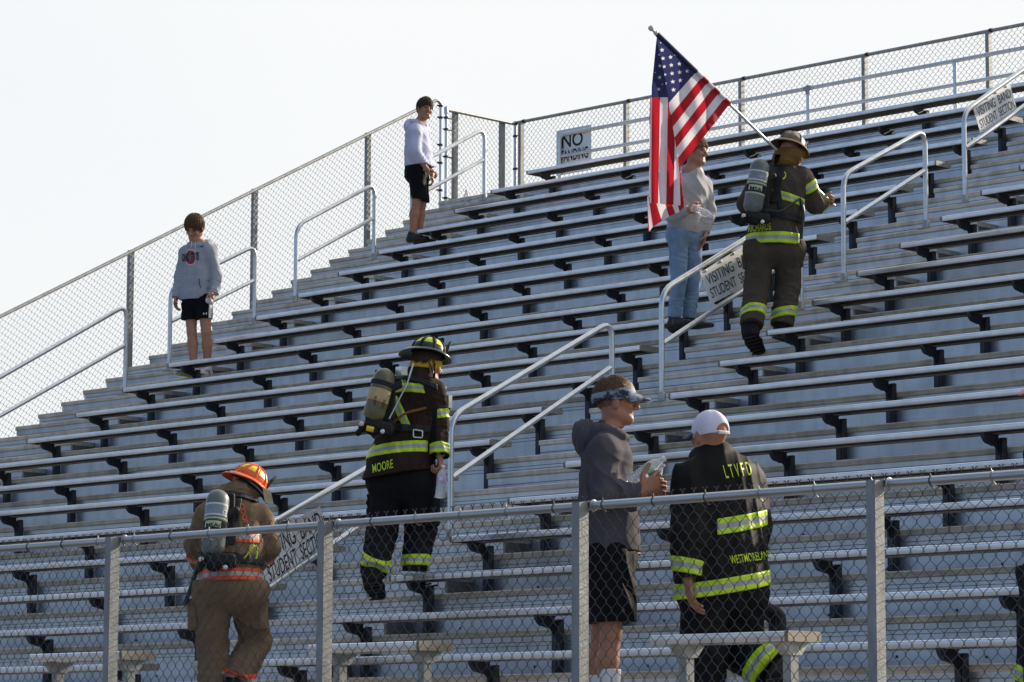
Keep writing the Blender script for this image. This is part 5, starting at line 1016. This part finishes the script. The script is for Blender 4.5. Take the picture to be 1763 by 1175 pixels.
# ---- 7: teen with the camouflage visor
def teen_visor():
    b = np.array((15.0, -14.78, WALK)); r = Rig(b); V = r.v
    t = thing('person', tuple(b), 'boy in charcoal hoodie and camouflage visor seen in profile behind the front fence', 'person')
    fw = V(1, 0, .03); lat = V(-.03, 0, 1)
    J = dict(head=r(1061.5, 690, 0), nk=r(1046, 753, 0), shA=r(1039, 778, -.155), shB=r(1047, 774, .155), elA=r(1042, 852, -.215), elB=r(1056, 850, .20), wrA=r(1103, 846, -.20), wrB=r(1108, 850, .02), pel=r(1050, 945, 0),
             hipA=r(1047, 960, -.09), hipB=r(1050, 960, .09), knA=r(1052, 1092, -.10), knB=r(1036, 1092, .10), anA=r(1046, 1232, -.10), anB=r(1030, 1232, .12), fw=fw)
    hA = hand(r(1104, 844, -.20), V(.80, .42, -.05), V(-.15, .35, -1), V(-.4, 1, 0), .85, 1.12, curls=[.75, .95, 1.05, 1.1], tc=-.1); hB = hand(r(1106, 852, .02), V(.85, .15, -.3), V(.1, .5, .9), V(-.2, 1, 0), .9, 1.08)
    o, g, x, f, u = skin_body(r, J, t, 'skin', (V(1, -.03, .06), V(.02, 1, 0)), 1.0, (hA, hB), .0048)
    face_parts(o, g, x, f, u, 1.0); hair_mesh(o, g, x, f, u, 'hair_lb', 1.0, .008, low=.034, seed=9, topx=.004, h=.0045, slope=.15, strands=2600, slen=.075, sr=.0017)
    hb_ = hair_mesh(o, g, x, f, u, 'hair_sh', 1.0, .003, low=-.085, seed=10, topx=0, h=.0045, strands=0)
    c = g(0, -.012, .012); E1 = Ell(c, (.095, .116, .107), x, f, u); E0 = Ell(c, (.086, .106, .098), x, f, u)
    def F(P): q = (P-c)@u; ff = (P-c)@f; w = .027+.010*np.clip(ff/.1, -.4, 1); mid = .010+.17*ff; return np.maximum(np.maximum(E1(P), -E0(P)), np.abs(q-mid)-w)
    F.bb = E1.bb(); vb = sdf_mesh('visor_band', F, .0035, M['camo'], t, pad=.01)
    rows = []; n = 18
    for j in range(5):
        k = j/4; rows.append([g(math.sin(th)*(.086+.002*k)*(1-.10*k*k), -.012+math.cos(th)*.106+k*.078*max(0, math.cos(th))**.7, .046-.034*k-.024*math.sin(th)**2) for th in np.linspace(-1.15, 1.15, n)])
    bm = MB(); top = [p for R_ in rows for p in R_]; bot = [p-u*.005 for p in top]; nn = len(top)
    fc = [(j*n+i, j*n+i+1, (j+1)*n+i+1, (j+1)*n+i) for j in range(4) for i in range(n-1)]; bm.add(top+bot, fc+[tuple(nn+q for q in reversed(k)) for k in fc]+[(4*n+i, 4*n+i+1, nn+4*n+i+1, nn+4*n+i) for i in range(n-1)]+[(j*n, nn+j*n, nn+(j+1)*n, (j+1)*n) for j in range(4)]+[((j+1)*n-1, (j+2)*n-1, nn+(j+2)*n-1, nn+(j+1)*n-1) for j in range(4)])
    bm.build('visor_bill', M['camo'], vb, smooth=True)
    bm = MB(); bm.tube([g(s*.06, -.112+.0*s, -.022+.004*math.cos(s*3)) if abs(s) < .8 else g(s*.07, -.088, -.016) for s in (-1, -.6, -.2, .2, .6, 1)], .006, 6); bm.build('visor_strap', M['strap'], vb)
    secs = [(r(1046, 752, 0), (.10, .085)), (r(1044, 782, 0), (.178, .126)), (r(1043, 830, 0), (.178, .136)), (r(1048, 895, 0), (.175, .150)), (r(1050, 935, 0), (.175, .152)), (r(1050, 960, 0), (.17, .146))]
    fa, ft, af = garment(J, secs, lat, (.076, .069, .047), wr=addf(wrinkle(91, .013, .17, (1, 1, .5)), creases(92, J['elA'], J['wrA'], .014, .055)), cuts=[(r(1050, 950, 0), V(0, -1, 0))])
    hf = U(hood(r, r(1049, 752, 0), r(1007, 757, 0), lat, fw, V(.2, 1, 0), 1.14), .022, wr=wrinkle(94, .008, .1, n=3))
    def F(P): return smin(fa(P), hf(P), .010)
    F.bb = (np.minimum(fa.bb[0], hf.bb[0]), np.maximum(fa.bb[1], hf.bb[1])); ho = sdf_mesh('hoodie', F, .0055, M['hood_char'], t)
    bm = MB(); bm.tube([r(1067, 742, -.045), r(1071, 757, -.05), r(1077, 775, -.05), r(1078.5, 783, -.05)], .0032, 6); bm.tube([r(1078.5, 783, -.05), r(1078.8, 785, -.05)], .005, 6); bm.build('drawstring', M['strap'], ho)
    P = [(Seg(J['pel'], r(1051, 965, 0), (.17, .14), (.17, .14), lat), .03), (Seg(J['hipA'], r(1054, 1082, -.10), (.105, .13), (.105, .125), lat), .02), (Seg(J['hipB'], r(1045, 1082, .10), (.105, .13), (.105, .125), lat), .02)]
    so_ = sdf_mesh('shorts', U(P, .02, cut=[(r(1050, 1073, 0), V(.02, -1, 0)), (r(1050, 938, 0), V(0, 1, 0))], wr=addf(wrinkle(99, .014, .16, (1, 1, .3)))), .006, M['short_blk'], t)
    bm = MB(); bm.tube([r(1085, 953, -.03)+V(0, 0, .0), r(1095, 953.5, .0), r(1101, 954, .02)], .009, 8); bm.build('waistband', M['red'], so_)
    for s in 'AB':
        a, k = np.array(J['an'+s]), np.array(J['kn'+s]); top = a+(k-a)*(.57 if s == 'A' else .5)
        sdf_mesh('sock', U(limb([top, a+(k-a)*.3, a], [.0585, .054, .042]), .02, cut=[(top, k-a)], wr=lambda P: 0), .005, M['sock'], t)
        P, heel, d, uu, xx = shoe_f(a+(0, 0, .01), a+V(1, 0, 0)*.1, S=1.08); sdf_mesh('shoe', U(P, .02, cut=[(np.array((0, 0, WALK+.002)), (0, 0, -1))]), .007, M['shoe_w'], t)
    bottle(r(1082, 832, -.16), V(.80, .55, .0), 'empty clear bottle held by the visor boy, nearer his chest', lab_m='lab_g', S=1.05)
    bottle(r(1112, 846, -.05), V(.52, .80, -.1), 'empty clear bottle held by the visor boy, farther from his chest', S=.78)
M['camo'] = mc = mat('blue_grey_camouflage', (.30, .35, .44), .7, 0, .9, 17, (1, 1, 1.6), dark=(.008, .011, .022), **ALU)
for nd in mc.node_tree.nodes:
    if nd.type == 'VALTORGB': nd.color_ramp.elements[0].position = .44; nd.color_ramp.elements[1].position = .56; nd.color_ramp.elements[1].color = (.27, .31, .39, 1)
teen_visor()
# ---- 8: man in white cap and black coat
def man_cap():
    b = np.array((15.35, -14.55, WALK)); r = Rig(b); V = r.v
    t = thing('person', tuple(b), 'man in white mesh cap and black turnout coat with lime tape, seen from behind', 'person')
    fw = V(-.52, 0, -.85); lat = V(.85, 0, -.52)
    J = dict(head=r(1221, 748, 0), nk=r(1224, 803, .0), shA=r(1188, 838, -.10), shB=r(1284, 832, .10), elA=r(1186, 918, -.17), elB=r(1298, 905, .15), wrA=r(1184, 995, -.19), wrB=r(1290, 965, .24), pel=r(1240, 1010, 0),
             hipA=r(1210, 1030, -.05), hipB=r(1280, 1030, .05), knA=r(1212, 1125, -.03), knB=r(1272, 1116, .12), anA=r(1208, 1226, -.02), anB=r(1342, 1165, -.22), fw=fw)
    J['cuA'] = r(1208, 1222, -.02); J['cuB'] = r(1336, 1158, -.17)
    hA = hand(r(1184, 998, -.19), V(.12, -1, .05), V(.9, 0, -.2), V(-.1, 0, -1), .35, 1.1); hB = hand(J['wrB'], V(-.2, -.7, -.6), V(0, 1, 0), V(1, 0, 0), .6)
    o, g, x, f, u = skin_body(r, J, t, 'skin', (V(-.62, -.03, -.78), V(.0, 1, 0)), 1.0, (hA, hB), .0055)
    c = g(0, -.010, .018); E1 = Ell(c, np.array((.087, .107, .104))*1.0, x, f, u); E0 = Ell(c, np.array((.078, .098, .095))*1.0, x, f, u); hole = Ell(g(0, -.112, -.006), np.array((.046, .055, .050))*1.0, x, f, u)
    def F(P): q = (P-c)@u; ff = (P-c)@f; d = np.maximum(np.maximum(E1(P)-.0015*np.cos(np.arctan2((P-c)@x, ff)*6), -E0(P)), (-.032-q-.10*ff)); d2 = np.maximum(d, -hole(P)); return np.minimum(d2, np.maximum(d, np.abs(q+.020)-.009))
    F.bb = E1.bb(); cp = sdf_mesh('cap', F, .004, M['cap_w'], t, pad=.01)
    bm = MB(); rows = []; n = 16
    for j in range(4):
        k = j/3; rows.append([g(math.sin(th)*.088, .0+math.cos(th)*.100+k*.075*max(0, math.cos(th))**.6, .022-.022*k-.022*math.sin(th)**2) for th in np.linspace(-1.3, 1.3, n)])
    top = [p for R_ in rows for p in R_]; bot = [p-u*.006 for p in top]; nn = len(top); fc = [(j*n+i, j*n+i+1, (j+1)*n+i+1, (j+1)*n+i) for j in range(3) for i in range(n-1)]
    bm.add(top+bot, fc+[tuple(nn+q for q in reversed(k)) for k in fc]+[(3*n+i, 3*n+i+1, nn+3*n+i+1, nn+3*n+i) for i in range(n-1)]); bm.build('cap_bill', M['navy'], cp, smooth=True)
    bm = MB(); bm.tube([g(s*.034, -.108-.004*math.cos(s*1.5), -.004) for s in (-1, -.5, 0, .5, 1)], .010, 6); bm.build('cap_strap', M['white'], cp)
    secs = [(r(1224, 797, 0), (.13, .11)), (r(1240, 828, 0), (.225, .150)), (r(1246, 880, 0), (.228, .165)), (r(1245, 940, 0), (.236, .185)), (r(1243, 990, 0), (.248, .20)), (r(1243, 1040, 0), (.256, .205))]
    fa, ft, af = garment(J, secs, lat, (.100, .092, .072), wr=addf(wrinkle(101, .014, .17, (1, 1, .35)), creases(102, J['elA'], J['wrA'], .012, .06), creases(103, J['shA'], J['elA'], .012, .08)), cuts=[(r(1243, 1019, 0), V(.15, -1, -.10))], extra=[(Seg(r(1234, 786, .02), r(1230, 808, 0), (.095, .09), (.125, .11), lat), .02), (Seg(r(1172, 812, -.10), r(1176, 828, -.10), (.045, .035), (.05, .035), lat), .02), (Seg(r(1205, 797, -.08), r(1174, 812, -.12), (.035, .03), (.045, .035), lat), .02)])
    co = sdf_mesh('coat', fa, .0058, M['blk2'], t)
    nb = V(-.15, 1, .10); band('trim_tape', ft, r(1243, 1006, 0), nb, .038, M['tlime'], co, off=.010); band('trim_tape', ft, r(1280, 897, 0), V(-.14, 1, .13), .040, M['tlime'], co, lim=[(r(1284, 897, .05), V(1, 0, -.1), .185)])
    c = r(1186, 976, -.18); band('trim_tape', af['A'], c, V(.18, 1, .0), .038, M['tlime'], co, bb=(c-.16, c+.16))
    c = r(1166, 915, -.05); band('trim_tape', ft, c, V(.95, .1, .1), .020, M['tlime'], co, lim=[(c, V(0, 1, 0), .045)], bb=(c-.14, c+.14))
    decal('lettering', 'L T V F D', r, (1250, 824), (1295, 818), (1244, 802), co, M['lime'], co, .006, .004); decal('lettering', 'WESTMORELAND', r, (1259, 972), (1329, 962), (1255.5, 957.5), co, M['lime'], co, .006, .004)
    tf, lf = trousers(J, .116, .118, .112, lat, r(1242, 985, 0), addf(wrinkle(104, .010, .17, (1, 1, .8)), creases(105, J['knB'], J['cuB'], .012, .06)), pel=(.19, .13))
    tr = sdf_mesh('trousers', tf, .0062, M['blk'], t); c = r(1318, 1140, -.08); band('trim_tape', lf['B'], c, V(-.72, .62, -.3), .050, M['tlime'], tr, bb=(c-.2, c+.2))
    bm = MB(); bm.tube(bend([r(1322, 1045, -.05), r(1345, 1055, -.06), r(1347, 1082, -.06), r(1338, 1090, -.05)], .03), .022, 8); bm.build('glove_strap', M['strap'], tr)
    boot(t, r(1208, 1234, -.02), r(1200, 1240, .15), V(0, 1, 0), z=WALK); boot(t, r(1346, 1168, -.24), r(1352, 1190, -.20), V(.3, .1, -1))
M['cap_w'] = mat('white_mesh_cap', (.74, .71, .82), .8, 0, .05, 70, bump=.3, bscale=500, **ALU); M['navy'] = mat('navy_bill', (.02, .022, .05), .6)
man_cap()
# ---- 9: firefighter cut by the right edge
def ff_edge():
    d = FW+CR*(1813-881.5)/FPX-CU*(1256-587.5)/FPX; b = CAM+d*16.9/(d@N_((FW[0], FW[1], 0))); b[2] = WALK; r = Rig(b); V = r.v
    t = thing('person', tuple(b), 'firefighter in red helmet and black gear cut off by the right photo edge', 'person')
    fw = V(.2, 0, -1); lat = V(1, 0, .2)
    J = dict(head=r(1817, 700, 0), nk=r(1817, 745, 0), shA=r(1793, 785, 0), shB=r(1877, 785, 0), elA=r(1789, 860, .10), elB=r(1897, 860, 0), wrA=r(1797, 920, .26), wrB=r(1898, 930, 0), pel=r(1820, 975, 0), hipA=r(1798, 990, 0), hipB=r(1850, 990, 0), knA=r(1793, 1105, .0), knB=r(1855, 1100, 0), anA=r(1780, 1215, -.12), anB=r(1855, 1230, 0), fw=fw)
    J['cuA'] = r(1782, 1205, -.11); J['cuB'] = r(1855, 1222, 0)
    o, g, x, f, u = skin_body(r, J, t, 'skin', (V(.3, 0, -1), V(0, 1, 0)), 1.0, (hand(J['wrA'], V(0, -.2, -1), V(0, -1, 0), V(1, 0, 0), .6), hand(J['wrB'], V(0, -1, 0), V(-1, 0, 0), V(0, 0, -1), .6)), .008)
    hm, hf, hu, hx = helmet(t, r(1811, 672, 0), V(.6, 0, -.8), V(0, 1, 0), 'helm_red', 'pat_l', 1.04, 'helm_red', brim_back=.09); flap(t, r(1812, 694, 0), hf, V(0, 1, 0), np.cross(hf, (0, 0, 1.)), 'red', 1.0, -.13)
    secs = [(r(1817, 750, 0), (.12, .10)), (r(1820, 785, 0), (.16, .15)), (r(1823, 860, 0), (.15, .17)), (r(1825, 950, 0), (.16, .18)), (r(1825, 1000, 0), (.17, .19))]
    fa, ft, af = garment(J, secs, lat, (.09, .08, .06), wr=wrinkle(111, .012, .17)); co = sdf_mesh('coat', fa, .008, M['blk'], t)
    tf, lf = trousers(J, .13, .13, .11, lat, r(1820, 975, 0), wrinkle(112, .012, .16), pel=(.17, .15)); tr = sdf_mesh('trousers', tf, .008, M['blk'], t)
    c = r(1786, 1166, -.06); band('trim_tape', lf['A'], c, V(.25, 1, .2), .042, M['tlime'], tr, bb=(c-.2, c+.2))
    boot(t, r(1780, 1226, -.12), r(1785, 1238, .1), V(0, 1, 0), z=WALK); boot(t, r(1855, 1235, 0), r(1861, 1240, .15), V(0, 1, 0), z=WALK)
ff_edge()
# ---- bottle standing on the steps at the top left
bp = at(803, 361, X=-.95); z_ = sz(1)+.053
for q_ in (at(803, 361, Z=sz(1)+.0535), ): pass
bottle((q_[0], max(q_[1], sy(1)+.62), sz(1)+.0535), (0, 0, 1), 'clear water bottle standing on an aisle step at the top left', S=1.15)
# ------------------------------------------------------------ flag carried on the pole
def flag():
    base = at(1348, 573, Z=sz(11)+.0535); r = Rig(base)
    pole = [(1426, 347, .30), (1363, 284, .03), (1255, 177, -.42), (1135, 62, -.95), (1122, 50, -1.01)]
    t = thing('american_flag', tuple(r(1255, 177, -.42)), 'red white and blue stars and stripes flag hanging from a slanted pole', 'flag')
    P0, P1 = r(1428, 346.5, .32), r(1124, 52, -1.0); b = MB(); b.tube([P0+(P0-P1)*.03, P1], .0125, 12); b.build('pole', M['pipe'], t, sharp=60)
    def onpole(px):                          # point of the pole seen at column px, as (px, py, depth)
        a_, c_ = 0., 1.
        for _ in range(40):
            m_ = (a_+c_)/2; Q = P1+(P0-P1)*m_-CAM; x_ = 881.5+FPX*(Q@CR)/(Q@FW)
            if x_ < px: a_ = m_
            else: c_ = m_
        P = P1+(P0-P1)*m_; Q = P-CAM; return 881.5+FPX*(Q@CR)/(Q@FW), 587.5-FPX*(Q@CU)/(Q@FW), (P-r.base)@r.F, P
    ax = N_(P1-P0); b = MB(); b.lathe([(.014, -.05), (.020, -.045), (.020, -.03), (.012, -.02), (.012, 0), (.022, .012), (.024, .025), (.018, .04), (.006, .046)], P1, ax, 16); b.build('finial', M['finial'], t, sharp=50)
    dzp = lambda px: -1.0+(px-1124)/(1428-1124)*1.32      # depth along the pole
    red, wht, blu = 0, 1, 2
    me = MB(); k5 = 5.34
    SA = [(1100+a/k5, 35+b_/k5, c/k5) for a, b_, c in ((213, 275, 23), (291, 340, 21), (372, 403, 22), (443, 470, 20), (222, 352, 21), (298, 414, 22), (376, 479, 22), (233, 428, 19), (305, 490, 22), (381, 554, 22), (240, 500, 16), (311, 566, 22), (318, 640, 22), (242, 582, 18), (200, 208, 9), (330, 320, 7), (405, 360, 8))]
    SB = [(1100+a/k5, 35+b_/k5, c/k5) for a, b_, c in ((192, 421, 19), (190, 527, 19), (182, 635, 19), (186, 318, 11), (215, 590, 8), (150, 480, 7))]
    def star(x, y, L):
        for a, b_, s in L:
            dx, dy = x-a, y-b_; rr = math.hypot(dx, dy)
            if rr < s:
                th = (math.atan2(dx, -dy)+.12) % (2*PI/5); th = min(th, 2*PI/5-th); ri = .42*s       # distance to the star's edge along this ray
                k_ = math.sin(PI/5)*ri*s/(math.sin(PI/5-th)*ri+math.sin(th)*s)*1.0
                if rr < k_: return True
        return False
    wave = lambda x, y, a=.04: a*math.sin(x*.075+y*.030+.6)+a*.55*math.sin(x*.16-y*.045)+a*.3*math.sin(x*.05+y*.12)
    def patch(fn, nu, nv, m, L=None):               # fn(u,v)->(px,py,dz)
        G = [r(*fn(i/nu, j/nv)) for i in range(nu+1) for j in range(nv+1)]; me.add(G, [(i*(nv+1)+j, i*(nv+1)+j+1, (i+1)*(nv+1)+j+1, (i+1)*(nv+1)+j) for i in range(nu) for j in range(nv)], m)
        if L:
            o_ = len(me.m)-nu*nv
            for i in range(nu):
                for j in range(nv):
                    X = fn((i+.5)/nu, (j+.5)/nv)
                    if star(X[0], X[1], L): me.m[o_+i*nv+j] = wht
    # sleeve on the pole: dark part for the canton, then stripes
    SL = [(0, .538, blu)]+[(.538+i/13, .538+(i+1)/13, wht if i % 2 == 0 else red) for i in range(6)]
    PPc = {}
    def pp(v):
        if v not in PPc: PPc[v] = onpole(1131.5+(1256-1131.5)*v)
        return PPc[v]
    for v0, v1, c in SL:
        b0, b1 = pp(v0)[3], pp(v1)[3]; me.tube([b0, b0+(b1-b0)*.5, b1], .0215, 10, m=c, caps=False)
    # front panel A: from the pole to the fold line
    def Fo(v):                                # where each thread meets the fold
        K = [(0, 1130, 70), (.15, 1136, 95), (.35, 1143, 130), (.538, 1151, 178), (.70, 1158, 222), (.85, 1164.5, 256), (1, 1170.5, 289)]
        for i in range(len(K)-1):
            if v <= K[i+1][0]+1e-9: k = (v-K[i][0])/(K[i+1][0]-K[i][0]); return tuple(K[i][j]+(K[i+1][j]-K[i][j])*k for j in (1, 2))
    def A(v, s):
        p0 = pp(v); p1 = Fo(v); x = p0[0]+(p1[0]-p0[0])*s; y = p0[1]+(p1[1]-p0[1])*s; d0 = p0[2]; return x, y, d0*(1-s)+(-.62)*s+wave(x, y)*min(1, s*3)-.015
    for v0, v1, c in SL:
        patch(lambda a, s, v0=v0, v1=v1: A(v0+(v1-v0)*a, s), 190 if c == blu else 4, 120 if c == blu else 24, c, SA if c == blu else None)
    # panel B: hanging folded over, stripes upright
    def Bf(s, k): y = 70+(352-70)*s; xl = 1130+(1121-1130)*min(1, s*2.6) - .5*math.sin(s*6); xr = Fo(0)[0] if s <= 0 else None
    def xr(y):
        K = [(70, 1131), (95, 1136.5), (130, 1144), (178, 1151.5), (222, 1159), (262, 1165.5), (300, 1170), (352, 1171.5)]
        for i in range(len(K)-1):
            if y <= K[i+1][0]: return K[i][1]+(K[i+1][1]-K[i][1])*(y-K[i][0])/(K[i+1][0]-K[i][0])
        return 1171.5
    def xl(y): return 1130-8*min(1, max(0, (y-70)/80))+(-1.5)*min(1, max(0, (y-150)/150))
    def Bd(x, y): return -.68+.022*math.sin((x-1120)*.26)*min(1, max(0, (y-90)/120))+wave(x, y, .012)
    def Bp(x0f, x1f, y0, y1, c, n=20, m_=3):
        def fn(a, s): y = y0(a) if callable(y0) else y0; yy = y0+(y1-y0)*a; X0, X1 = x0f(yy), x1f(yy); x = X0+(X1-X0)*s; return x, yy+(0 if y1 < 350 else a*(x-1145)*.08), Bd(x, yy)
        patch(fn, n, m_, c, SB if c == blu else None)
    Bp(xl, xr, 71, 168, blu, 170, 60)
    st = lambda x0, x1: (lambda y: min(x0+(x1-x0)*(y-168)/184, xr(y)))
    L = [(xl, wht, None), (st(1123.5, 1121.5), red, None), (st(1136.5, 1133), wht, None), (st(1150, 1147), red, None), (st(1163.5, 1159), wht, None)]
    bounds = [lambda y: xl(y)-2.0, lambda y: xl(y)+.8, st(1136.5, 1133), st(1150, 1147), st(1163.5, 1159.5), xr]; cols = [wht, red, wht, red, wht]
    for i in range(5): Bp(bounds[i], bounds[i+1], 168, 352, cols[i], 24, 4)
    # far layer C showing below and at the right of the fold
    def Cq(P4, c, n=8, dz=-.52):
        (a, b_, c_, d) = P4
        def fn(u_, v_): x = (a[0]*(1-v_)+b_[0]*v_)*(1-u_)+(d[0]*(1-v_)+c_[0]*v_)*u_; y = (a[1]*(1-v_)+b_[1]*v_)*(1-u_)+(d[1]*(1-v_)+c_[1]*v_)*u_; return x, y, dz+wave(x, y, .02)
        patch(fn, n, n, c)
    # diagonal stripes: top edge y~340, lower edge from (1176,352) down to (1117,397)
    T = [(1114.5, 335), (1122, 338), (1130, 340), (1143, 341), (1152, 342), (1161, 343), (1176, 344)]; Lo = [(1114.5, 398), (1119.5, 393), (1130, 385), (1141, 378), (1152.5, 369), (1162, 364), (1177, 354)]
    cc = [red, wht, red, wht, red, wht, red]; T = [(1114, 333), (1114, 341), (1116, 335), (1126, 337), (1141, 338), (1152, 339), (1163, 340), (1177, 338)]; Lo = [(1116, 398), (1118, 399), (1124, 391), (1139.5, 381), (1152, 373), (1163, 368), (1170, 365), (1177.5, 357)]
    C5 = [red, wht, red, wht, red, wht, red]
    for i in range(7): Cq((T[i], T[i+1], Lo[i+1], Lo[i]), C5[i])
    for i, (y0, y1) in enumerate(((168, 215), (215, 252), (252, 290), (290, 340))):
        c = wht if i % 2 else red; Cq(((xl(y0)-2.5, y0), (xl(y0)+2, y0), (xl(y1)+2, y1), (xl(y1)-2.5-1.0, y1)), c, 4, -.56)
    Cq(((1166, 268), (1171, 290), (1176.5, 352), (1168, 352)), red, 8, -.56)
    me.build('cloth', [M['flag_r'], M['flag_w'], M['flag_b']], t, smooth=True)
M['finial'] = mat('cream_finial', (.62, .60, .50), .4); M['flag_r'] = mat('flag_red', (.44, .014, .026), .75, 0, .10, 60, tl=.42, **ALU); M['flag_w'] = mat('flag_white', (.78, .76, .80), .75, 0, .06, 60, tl=.38, **ALU); M['flag_b'] = mat('flag_blue', (.035, .04, .13), .75, 0, .15, 60, tl=.35, **ALU)
flag()
